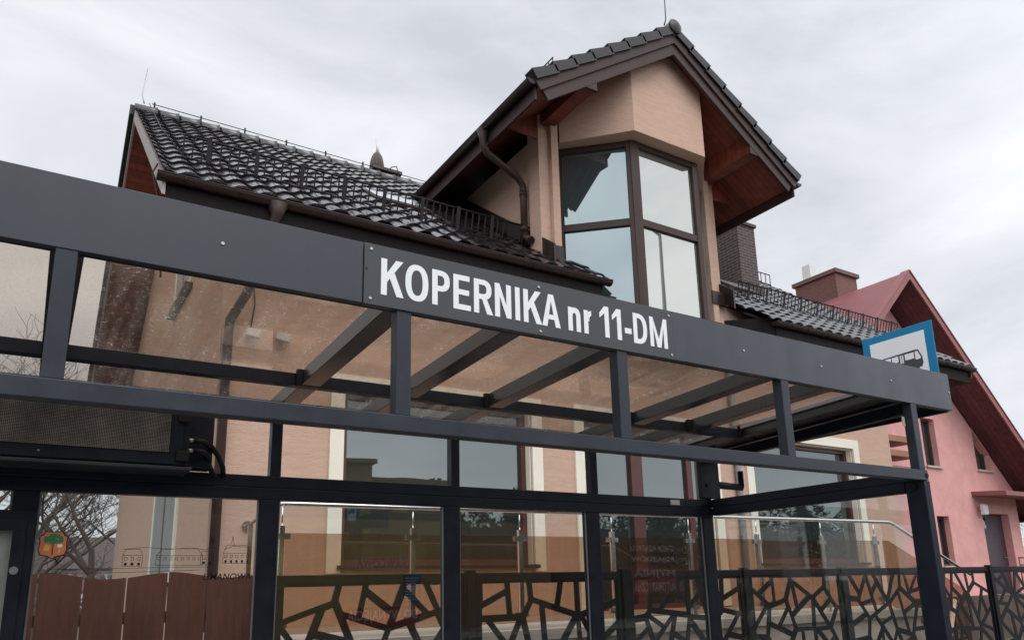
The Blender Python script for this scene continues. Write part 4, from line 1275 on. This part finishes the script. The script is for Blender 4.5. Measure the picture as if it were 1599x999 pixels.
def cut_pattern(x0, x1, z0, z1, seed):
    """irregular closed polygons, each shrunk unevenly to leave steel bars between them"""
    rg = random.Random(seed)
    area = lambda P: abs(sum(P[i][0] * P[(i + 1) % len(P)][1] - P[(i + 1) % len(P)][0] * P[i][1] for i in range(len(P)))) / 2
    pts, tries = [], 0
    while len(pts) < 30 and tries < 6000:
        tries += 1
        c = (rg.uniform(x0, x1), rg.uniform(z0, z1))
        if all(math.hypot(c[0] - q[0], c[1] - q[1]) > rg.uniform(0.34, 0.46) for q in pts):
            pts.append(c)
    polys = []
    for i, p_ in enumerate(pts):
        poly = [(x0, z0), (x1, z0), (x1, z1), (x0, z1)]
        for j, q in enumerate(pts):
            if i != j:
                dx, dy = q[0] - p_[0], q[1] - p_[1]
                l = math.hypot(dx, dy)
                poly = clip(poly, (p_[0] + q[0]) / 2, (p_[1] + q[1]) / 2, dx / l, dy / l)
        todo = [poly]
        while todo:
            P = todo.pop()
            if area(P) < rg.uniform(0.055, 0.125):
                polys.append(P)
                continue
            cx_, cy_ = sum(q[0] for q in P) / len(P), sum(q[1] for q in P) / len(P)
            far = max(((a, b_) for a in P for b_ in P), key=lambda ab: math.hypot(ab[0][0] - ab[1][0], ab[0][1] - ab[1][1]))
            an = math.atan2(far[1][1] - far[0][1], far[1][0] - far[0][0]) + rg.uniform(-0.5, 0.5)
            A, B = clip(P, cx_, cy_, math.cos(an), math.sin(an)), clip(P, cx_, cy_, -math.cos(an), -math.sin(an))
            todo += [q for q in (A, B) if len(q) >= 3]
    mb = MB()
    ya, yb = FY - 0.004, FY + 0.004
    for poly in polys:
        inn = inset(poly, 0.027)
        if not inn or len(inn) < 3 or area(inn) < 0.004:
            mb.slab([(a, ya, b_) for a, b_ in poly], (0, yb - ya, 0))
            continue
        rest = poly
        n = len(inn)
        ar = sum(inn[k][0] * inn[(k + 1) % n][1] - inn[(k + 1) % n][0] * inn[k][1] for k in range(n))
        if ar < 0:
            inn = inn[::-1]
        for k in range(n):
            a, b_ = inn[k], inn[(k + 1) % n]
            dx, dy = b_[0] - a[0], b_[1] - a[1]
            l = math.hypot(dx, dy)
            if l < 1e-6:
                continue
            nx_, ny_ = dy / l, -dx / l
            piece = clip(rest, a[0], a[1], -nx_, -ny_)
            rest = clip(rest, a[0], a[1], nx_, ny_)
            if len(piece) >= 3:
                mb.slab([(u, ya, w) for u, w in piece], (0, yb - ya, 0))
    return mb


fpost = [0.262 * FY + 1.728 * k for k in range(0, 9)]
for i, x in enumerate(fpost):
    MB().box(x - 0.04, x + 0.04, FY - 0.04, FY + 0.04, 0.0, FZ1 + 0.025).build('post', BLKSTEEL, FE, 0.004)
for i in range(len(fpost) - 1):
    a, b_ = fpost[i] + 0.055, fpost[i + 1] - 0.055
    fr = MB()
    fr.box(a, b_, FY - 0.02, FY + 0.02, FZ1 - 0.06, FZ1); fr.box(a, b_, FY - 0.02, FY + 0.02, FZ0, FZ0 + 0.04)
    fr.box(a, a + 0.035, FY - 0.02, FY + 0.02, FZ0 + 0.04, FZ1 - 0.06); fr.box(b_ - 0.035, b_, FY - 0.02, FY + 0.02, FZ0 + 0.04, FZ1 - 0.06)
    fr = fr.build('panel_frame', BLKSTEEL, FE)
    cut_pattern(a + 0.035, b_ - 0.035, FZ0 + 0.04, FZ1 - 0.06, 40 + i).build('cut_panel', BLKSTEEL, fr)

# ------------------------------------------------------------------ brown wooden fence on the left
WF = thing('wooden_fence', 'brown stained wooden board fence with a wavy top on the left', 'fence', (-1, 6.2, 0))
WY = 6.2
x = 1.44
i = 0
while x > -5.5:
    bw = 0.262
    x0 = x - bw
    top = []
    for k in range(9):
        xx = x0 + bw * k / 8
        ph = (xx - 0.1) / 0.80
        top.append((xx, WY, Z(0.135 + 0.022 * math.cos(2 * math.pi * ph) + 0.004 * math.sin(i * 2.1))))
    MB().slab([(x0, WY, 0.06), (x0 + bw, WY, 0.06)] + top[::-1], (0, 0.022, 0)).build('board', FENCEW, WF)
    x -= bw + 0.011
    i += 1
for z in (0.5, 1.35):
    MB().box(-5.5, 1.44, WY + 0.024, WY + 0.07, z, z + 0.08).build('rail', FENCEW, WF)
for xx in (1.48, -0.9, -3.3):
    MB().box(xx - 0.05, xx + 0.05, WY + 0.03, WY + 0.13, 0, Z(0.13)).build('post', FENCEW, WF)

# ------------------------------------------------------------------ pink house
PH = thing('pink_house', 'pink rendered house with a steep red sheet-metal gable roof', 'house', (22, 15, 0.9))
PY, PV = 13.0, 11.9
PXA, PZA = 22.0, 9.05          # ridge
kp = 0.93
PX0, PX1 = 17.75, 28.55
pz = lambda x: PZA - kp * abs(x - PXA)
pw = [(23.40, 24.16, 3.35, 4.88), (26.40, 27.28, 3.40, 4.96), (23.52, 24.20, 0.30, 1.80), (26.20, 27.90, -0.62, 1.97)]
pts = sorted({PX0, PX1, PXA, *[h[0] for h in pw], *[h[1] for h in pw]})
wl = MB()
for a, b_ in zip(pts, pts[1:]):
    hs = sorted([h for h in pw if h[0] <= a + 1e-6 and h[1] >= b_ - 1e-6], key=lambda h: h[2])
    z0 = -1.5
    for h in hs:
        if h[2] > z0:
            wl.box(a, b_, PY, PY + 0.38, Z(z0), Z(h[2]))
        z0 = h[3]
    wl.slab([(a, PY, Z(z0)), (b_, PY, Z(z0)), (b_, PY, Z(pz(b_) - 0.2)), (a, PY, Z(pz(a) - 0.2))], (0, 0.38, 0))
wl.build('gable_wall', PINK, PH)
MB().box(PX1 - 0.38, PX1, PY + 0.381, 24, 0, Z(2.6)).build('side_wall', PINK, PH)
MB().box(PX0, PX0 + 0.38, PY + 0.381, 24, 0, Z(4.6)).build('side_wall', PINK, PH)
MB().box(PX0, PX1, 24.001, 24.3, 0, Z(2.6)).build('back_wall', PINK, PH)
DFR = mat('dark_window_frame', (0.045, 0.028, 0.026), 0.5)
for k, h in enumerate(pw[:3]):
    w = MB()
    f = 0.07
    w.box(h[0], h[0] + f, PY + 0.17, PY + 0.23, Z(h[2]), Z(h[3])); w.box(h[1] - f, h[1], PY + 0.17, PY + 0.23, Z(h[2]), Z(h[3]))
    w.box(h[0] + f, h[1] - f, PY + 0.17, PY + 0.23, Z(h[2]), Z(h[2]) + f); w.box(h[0] + f, h[1] - f, PY + 0.17, PY + 0.23, Z(h[3]) - f, Z(h[3]))
    w = w.build('window', DFR, PH)
    MB().box(h[0] + 0.002, h[1] - 0.002, PY + 0.231, PY + 0.245, Z(h[2]), Z(h[3])).build('glass', WING, w)
    if k == 2:
        MB().box(h[0] + f, h[0] + 0.4, PY + 0.2265, PY + 0.2305, Z(h[2]) + f, Z(h[3]) - 0.3).build('curtain', SIGNW, w)
    MB().box(h[0] - 0.05, h[1] + 0.07, PY - 0.07, PY + 0.16, Z(h[2]) - 0.065, Z(h[2]) - 0.003).build('sill', CONC, w)
h = pw[3]
do = MB().box(h[0] + 0.003, h[1] - 0.003, PY + 0.24, PY + 0.30, Z(h[2]), Z(h[3]) - 0.01).build('front_door', mat('violet_brown_door', (0.05, 0.032, 0.042), 0.5, var=0.1), PH)
MB().box(h[0] + 0.12, h[0] + 0.62, PY + 0.232, PY + 0.239, Z(1.5), Z(1.85)).build('door_light', WING, do)
MB().tube([(h[1] - 0.18, PY + 0.24, Z(0.55)), (h[1] - 0.18, PY + 0.18, Z(0.55)), (h[1] - 0.3, PY + 0.18, Z(0.55))], 0.014, 8).build('handle', STEEL, do)
MB().slab([(25.75, PY - 1.05, Z(2.42)), (29.3, PY - 1.05, Z(2.42)), (29.3, PY - 0.002, Z(2.50)), (25.75, PY - 0.002, Z(2.50))], (0, 0, 0.14)).build('door_canopy', REDTRIM, PH)
lp = MB().tube([(26.02, PY - 0.003, Z(2.08)), (26.02, PY - 0.12, Z(2.08))], 0.05, 10).build('porch_lamp', mat('lamp_grey', (0.30, 0.31, 0.32), 0.5), PH)
MB().box(25.88, 26.16, PY - 0.26, PY - 0.125, Z(1.88), Z(2.22)).build('lamp_shade', mat('lamp_opal', (0.62, 0.63, 0.62), 0.3), lp, 0.03)
# balcony slats at the left edge
for k, z in enumerate((2.85, 3.30, 3.72)):
    MB().box(19.6, 21.35, PY - 0.9, PY - 0.2, Z(z), Z(z + 0.17)).build('balcony_slat', mat('orange_timber', (0.30, 0.13, 0.075), 0.6, var=0.2), PH)
# roof
for sgn_ in (-1, 1):
    xe = PXA + sgn_ * (7.6 if sgn_ > 0 else 5.1)
    ze = PZA - kp * abs(xe - PXA)
    nl = math.hypot(1, kp)
    N_ = Vector((sgn_ * kp / nl, 0, 1 / nl))
    MB().slab([(PXA, PV, Z(PZA)), (xe, PV, Z(ze)), (xe, 24.5, Z(ze)), (PXA, 24.5, Z(PZA))], N_ * 0.05).build('roof', REDROOF, PH)
    MB().slab([(PXA, PV + 0.06, Z(PZA - 0.16)), (xe, PV + 0.06, Z(ze - 0.16)), (xe, 24.4, Z(ze - 0.16)), (PXA, 24.4, Z(PZA - 0.16))], N_ * 0.05).build('soffit', MAROON, PH)
    MB().slab([(PXA, PV - 0.02, Z(PZA - 0.20)), (xe, PV - 0.02, Z(ze - 0.20)), (xe, PV - 0.02, Z(ze + 0.06)), (PXA, PV - 0.02, Z(PZA + 0.06))], (0, 0.05, 0)).build('barge_board', REDTRIM, PH)
    MB().slab([(PXA, PV - 0.05, Z(PZA + 0.07)), (xe, PV - 0.05, Z(ze + 0.07)), (xe, PV + 0.22, Z(ze + 0.07)), (PXA, PV + 0.22, Z(PZA + 0.07))], N_ * 0.03).build('verge_flashing', REDTRIM, PH)
    MB().box(min(xe, xe + sgn_ * -0.3), max(xe, xe + sgn_ * -0.3), PV + 0.07, 24.3, Z(ze - 0.22), Z(ze - 0.165)).build('eaves_board', MAROON, PH)
pc = MB().box(22.10, 23.26, 14.4, 16.0, Z(7.6), Z(10.02)).build('chimney', REDBRICK, PH)
MB().box(22.02, 23.34, 14.32, 16.08, Z(10.021), Z(10.16)).build('chimney_cap', mat('brown_slab', (0.13, 0.075, 0.062), 0.8, var=0.2), pc)
MB().tube([(22.6, 14.75, Z(10.16)), (22.6, 14.75, Z(10.24))], 0.22, 14).build('flue_lid', mat('brown_slab', (0, 0, 0)), pc)
MB().box(24.50, 24.86, 17.0, 17.35, Z(6.6), Z(11.85)).build('white_flue', mat('white_flue_paint', (0.62, 0.62, 0.60), 0.6, var=0.06), PH)
rl = MB()
for z in (0.05, 0.28, 0.50):
    rl.tube([(25.95, PY - 1.0, Z(z)), (28.4, PY - 1.0, Z(z))], 0.022, 8)
for k in range(5):
    rl.tube([(25.95 + 0.6 * k, PY - 1.0, Z(-0.6)), (25.95 + 0.6 * k, PY - 1.0, Z(0.50))], 0.02, 8)
rl.build('porch_railing', mat('dark_red_rail', (0.16, 0.03, 0.03), 0.5), PH)
MB().box(24.6, 29.5, PY - 1.2, PY - 0.002, 0.0, Z(-0.60)).build('porch_step', CONC, PH)
# low wall with dark recess below the yard, and a tube rail in front of it
tag(MB().box(16.5, 60, 10.4, 10.7, 0, Z(-0.50)).build('yard_wall', mat('dark_wall_stone', (0.085, 0.06, 0.05), 0.9, var=0.4, vscale=2)), 'dark low retaining wall below the pink house yard', 'wall')
RLt = thing('ramp_rail', 'tube rail with its white reflection painted on, slanting behind the fence at the right', 'railing', (11.5, 7.0, 0))
MB().tube([(12.2, 6.9, 0.35), (13.9, 7.6, 1.12)], 0.045, 10).build('tube', mat('tube_reflection_white', (0.75, 0.76, 0.78), 0.25), RLt)  # white colour stands for light reflected off the shiny tube
for q in ((12.5, 7.02, 0.5), (13.6, 7.48, 1.0)):
    MB().tube([(q[0], q[1], 0.0), q], 0.03, 8).build('tube_leg', BLKSTEEL, RLt)


# ------------------------------------------------------------------ trees
def branch_tree(name, label, base, height, seed, cat='tree', group='bare trees beyond the fence', spread=0.55, fork=0.30, r0=None, depth=6, twig=1.0):
    rg = random.Random(seed)
    root = thing(name, label, cat, base, group)
    tr, br = MB(), MB()
    base = Vector(base)
    r0 = r0 or height * 0.022

    def grow(p, d, ln, r, lev):
        n = 4 if lev < 2 else 3
        pts, rs = [p], [r]
        for k in range(n):
            d = (d + Vector((rg.gauss(0, 0.13), rg.gauss(0, 0.13), rg.gauss(0.04, 0.10))) * (0.7 + 0.2 * lev)).normalized()
            p = p + d * (ln / n)
            pts.append(p)
            rs.append(r * (1 - 0.42 * (k + 1) / n))
        (tr if lev == 0 else br).tube(pts, rs, 8 if lev == 0 else (5 if lev < 3 else 3), caps=False)
        if lev >= depth:
            return
        nb = (3 if lev < 2 else 3) if lev else 4
        for k in range(nb):
            t_ = rg.uniform(0.35, 1.0) if k else 1.0
            i_ = min(n, max(1, int(round(t_ * n))))
            q = pts[i_]
            az = rg.uniform(0, 6.283)
            sd_ = Vector((math.cos(az), math.sin(az), rg.uniform(-0.15, 0.5)))
            nd = (d * (1 - spread) + sd_ * spread * (1.2 if k else 0.6)).normalized()
            grow(q, nd, ln * rg.uniform(0.60, 0.86), max(rs[i_] * (0.72 if k else 0.9), 0.006 * twig), lev + 1)
    grow(base, Vector((rg.gauss(0, 0.05), rg.gauss(0, 0.05), 1)).normalized(), height * fork, r0, 0)
    tr.build('trunk', BARK, root)
    br.build('branches', BARKD, root)
    return root


branch_tree('bare_tree', 'thick-trunked bare tree behind the crest pane, beside the beige gable wall', (1.70, 24.0, 0.0), 9.4, 5, r0=0.125, depth=7, twig=0.6)
branch_tree('bare_tree', 'bare wide-branching tree at the left edge beyond the wooden fence', (-0.9, 22.0, 0.0), 10.4, 12, r0=0.16)
branch_tree('bare_tree', 'slender bare tree rising highest at far left behind the shelter roof pane', (0.2, 30.0, 0.0), 13.4, 21, r0=0.2)
branch_tree('bare_tree', 'small bare tree between the two larger ones at left', (0.35, 26.0, 0.0), 8.0, 33, r0=0.15)
branch_tree('bare_tree', 'pale slim bare tree at the right edge beyond the pink house', (50.5, 20.5, 0.5), 9.5, 41, r0=0.14)
branch_tree('bare_tree', 'thin bare tree right behind the corner of the pink house', (44.5, 18.6, 0.5), 7.0, 47, r0=0.10)
# far hedge line and roofs at left
hd = MB()
rg = random.Random(9)
for k in range(2600):
    x, y, z = rg.uniform(-16, 5.5), rg.uniform(45, 50), rg.uniform(0, 1) ** 1.4 * 2.6
    s_ = rg.uniform(0.12, 0.35)
    a = rg.uniform(0, 6.28)
    hd.add([(x - s_ * math.cos(a), y - s_ * math.sin(a), z), (x + s_ * math.cos(a), y + s_ * math.sin(a), z + s_ * 0.3), (x + 0.1, y, z + s_ * 1.4)], [(0, 1, 2)])
hd.build('far_scrub', mat('winter_scrub', (0.16, 0.12, 0.115), 0.9, var=0.3), kind='stuff')
FH = thing('far_house', 'distant low house with a dull purple roof behind the trees at left', 'house', (2.6, 58, 0))
MB().box(-1.0, 5.6, 56, 62, 0, 3.2).build('wall', mat('far_wall', (0.45, 0.42, 0.42), 0.9), FH)
MB().slab([(-1.4, 55.6, 3.2), (-1.4, 62.4, 3.2), (-1.4, 59, 5.4)], (7.4, 0, 0)).build('roof', mat('far_roof', (0.085, 0.062, 0.066), 0.8), FH)

# ------------------------------------------------------------------ across the road (seen reflected in the panes)
OB = thing('ochre_shop_building', 'two-storey ochre flat-roofed shop building across the road', 'building', (4, -18, 0))
MB().box(7.0, 13.9, -24, -16, 0, 7.5).build('wall', YELL, OB)
MB().box(6.8, 14.1, -24.2, -15.8, 7.5, 7.72).build('roof_edge', mat('ochre_cornice', (0.40, 0.30, 0.12), 0.9), OB)
MB().box(13.901, 18.6, -24, -16.6, 0, 7.0).build('wall', mat('dull_brown_render', (0.33, 0.22, 0.11), 0.9, var=0.1), OB)
for k in range(3):
    x0 = 7.6 + 2.1 * k
    w = MB().box(x0, x0 + 1.5, -16.02, -15.94, 4.3, 6.0).build('window', REDFRAME, OB)
    MB().box(x0 + 0.1, x0 + 1.4, -15.945, -15.93, 4.4, 5.9).build('glass', WING, w)


GB = thing('added_brown_building', 'dull brown windowless building added left of the ochre shop to darken the pane reflection', 'building', (-6, -18, 0))  # unseen, added to keep bright sky out of the left pane's reflection
MB().box(-22, 6.98, -24, -16.3, 0, 7.2).build('wall', mat('dull_umber_render', (0.16, 0.12, 0.09), 0.9, var=0.35, vscale=0.5), GB)
MB().box(-22.2, 6.79, -24.2, -16.1, 7.2, 7.4).build('roof_edge', ANTHD, GB)
MB().box(-3.0, -0.2, -16.34, -16.28, 0.1, 2.7).build('gate', mat('green_gate', (0.05, 0.08, 0.06), 0.6, var=0.3), GB)


def board(name, label, x0, x1, z0, z1, m, words, tm, bold=0.02):
    o = thing(name, label, 'sign', ((x0 + x1) / 2, -15.9, z0), 'shop signs across the road')
    MB().box(x0, x1, -15.92, -15.87, z0, z1).build('panel', m, o)
    t_ = MB()
    n = len(words)
    hh_ = (z1 - z0) / n
    for k, wd in enumerate(words):
        zz = z1 - hh_ * (k + 1) + hh_ * 0.16
        put_text(t_, wd, (x1 - 0.08, -15.865, zz), (-(x1 - x0 - 0.16), 0, 0), (0, 0, hh_ * 0.70), bold)
    t_.build('lettering', tm, o)


board('shop_sign', 'pale sign reading KRAWCOWA in red letters over the ochre shop front', 9.75, 12.0, 2.22, 2.68, mat('pale_sign_panel', (0.42, 0.40, 0.38), 0.6), ['KRAWCOWA'], REDS)
board('shop_sign', 'red banner reading DO WYNAJĘCIA low on the ochre shop front', 9.45, 12.25, 0.30, 0.95, REDS, ['DO WYNAJĘCIA'], WHITE)
NBd = thing('notice_board', 'upright blue notice board with lines of white print on the ochre wall', 'notice board', (11.95, -15.9, 1.0))
MB().box(11.62, 12.28, -15.92, -15.87, 1.05, 2.05).build('panel', BLUE, NBd)
nl = MB()
for k in range(9):
    nl.box(11.68, 12.22 - 0.06 * (k * 7 % 4), -15.868, -15.862, 1.14 + 0.095 * k, 1.175 + 0.095 * k)
nl.build('print', WHITE, NBd)
WK = thing('vehicle_workshop', 'low dark flat-roofed vehicle workshop across the road', 'building', (26, -18, 0))
MB().box(19.5, 32, -23, -16.0, 0, 4.4).build('wall', DKWALL, WK)
MB().box(19.3, 32.2, -23.2, -15.8, 4.4, 4.6).build('roof_edge', ANTHD, WK)
board('shop_sign', 'dark sign reading STACJA KONTROLI POJAZDÓW on the workshop wall', 22.3, 25.0, 2.35, 3.25, BLKSTEEL, ['STACJA KONTROLI', 'POJAZDÓW'], WHITE)
board('shop_sign', 'red sign reading MYJNIA AUTOMATYCZNA on the workshop wall', 22.4, 25.0, 1.10, 2.20, REDS, ['MYJNIA', 'AUTOMATYCZNA'], WHITE)


def fir(base, h, seed, label):
    rg = random.Random(seed)
    root = thing('fir_tree', label, 'tree', base, 'evergreens across the road')
    MB().tube([base, Vector(base) + Vector((0, 0, h))], [h * 0.018, 0.01], 6).build('trunk', BARK, root)
    m_ = MB()
    for k in range(2200):
        t_ = rg.random() ** 0.75
        z = h * (0.08 + 0.92 * t_)
        rmax = h * 0.30 * (1 - t_) ** 0.8 + 0.15
        r_ = rmax * rg.random() ** 0.4
        a = rg.uniform(0, 6.283)
        c = Vector(base) + Vector((r_ * math.cos(a), r_ * math.sin(a), z - 0.3 * r_))
        s_ = rg.uniform(0.15, 0.42)
        o_ = Vector((math.cos(a), math.sin(a), -0.35)) * s_ * 1.6
        sd_ = Vector((-math.sin(a), math.cos(a), rg.uniform(-0.3, 0.3))) * s_ * 0.5
        m_.add([c - sd_, c + sd_, c + o_], [(0, 1, 2)])
    m_.build('crown', FIR, root)


fir((19.5, -26, 0), 6.8, 2, 'broad fir tree behind the gap between ochre building and workshop')
fir((24.0, -27, 0), 7.2, 3, 'tallest fir tree behind the workshop roof')
fir((29.5, -28, 0), 7.0, 4, 'short fir tree behind the far end of the workshop')
fir((36.0, -28, 0), 7.0, 6, 'fir tree standing just beyond the end of the workshop')
fir((42.0, -26, 0), 7.8, 7, 'fir tree farther along the far side, between two bare trees')
fir((50.0, -27, 0), 7.6, 8, 'low fir tree second from the far end of the row')
fir((58.0, -25, 0), 8.2, 9, 'last fir tree at the far end of the row')
branch_tree('bare_tree', 'bare tree between the last firs across the road', (46.0, -24.5, 0), 9.5, 54, r0=0.2, depth=5, group='bare trees across the road')
branch_tree('bare_tree', 'farthest bare tree across the road', (54.0, -24.5, 0), 9.0, 55, r0=0.2, depth=5, group='bare trees across the road')
branch_tree('bare_tree', 'bare tree behind the workshop across the road', (27.0, -25.5, 0), 9.5, 52, r0=0.2, depth=5, group='bare trees across the road')
branch_tree('bare_tree', 'bare tree beyond the workshop end across the road', (34.0, -24.5, 0), 8.5, 53, r0=0.2, depth=5, group='bare trees across the road')
wd = MB()
rg = random.Random(77)
for k in range(64):
    cx_, cy_, hh_, ww_ = rg.uniform(27, 100), rg.uniform(-46, -36), rg.uniform(6.0, 10.5), rg.uniform(2.0, 3.6)
    for j in range(560):
        t_ = rg.random()
        r_ = ww_ * math.sqrt(max(0.02, 1 - (2 * t_ - 0.9) ** 2)) * rg.random() ** 0.5
        a = rg.uniform(0, 6.283)
        c = Vector((cx_ + r_ * math.cos(a), cy_ + r_ * math.sin(a), hh_ * (0.12 + 0.88 * t_)))
        s_ = rg.uniform(0.22, 0.5)
        d1 = Vector((rg.gauss(0, 1), rg.gauss(0, 1), rg.gauss(0, 1))).normalized() * s_
        d2 = Vector((rg.gauss(0, 1), rg.gauss(0, 1), rg.gauss(0, 1))).normalized() * s_
        wd.add([c - d1 * 0.6, c + d2, c + d1], [(0, 1, 2)])
wd.build('far_wood', mat('mixed_winter_wood', (0.045, 0.058, 0.036), 0.9, var=0.4, vscale=0.6), kind='stuff')
SL = thing('street_lamp', 'tall grey street lamp with a short arm on the pavement right of the shelter', 'street lamp', (13.4, 3.5, 0.12))
MB().tube([(13.4, 3.5, 0.12), (13.4, 3.5, 1.2), (13.4, 3.5, 10.55)], [0.09, 0.075, 0.045], 12).build('pole', mat('grey_lamp_paint', (0.22, 0.23, 0.24), 0.5), SL)
MB().tube([(13.4, 3.5, 10.52), (13.0, 3.5, 10.65), (12.5, 3.5, 10.68)], 0.03, 8).build('arm', mat('grey_lamp_paint', (0, 0, 0)), SL)
MB().box(12.05, 12.55, 3.4, 3.6, 10.63, 10.73).build('lamp_head', mat('grey_lamp_paint', (0, 0, 0)), SL, 0.03)
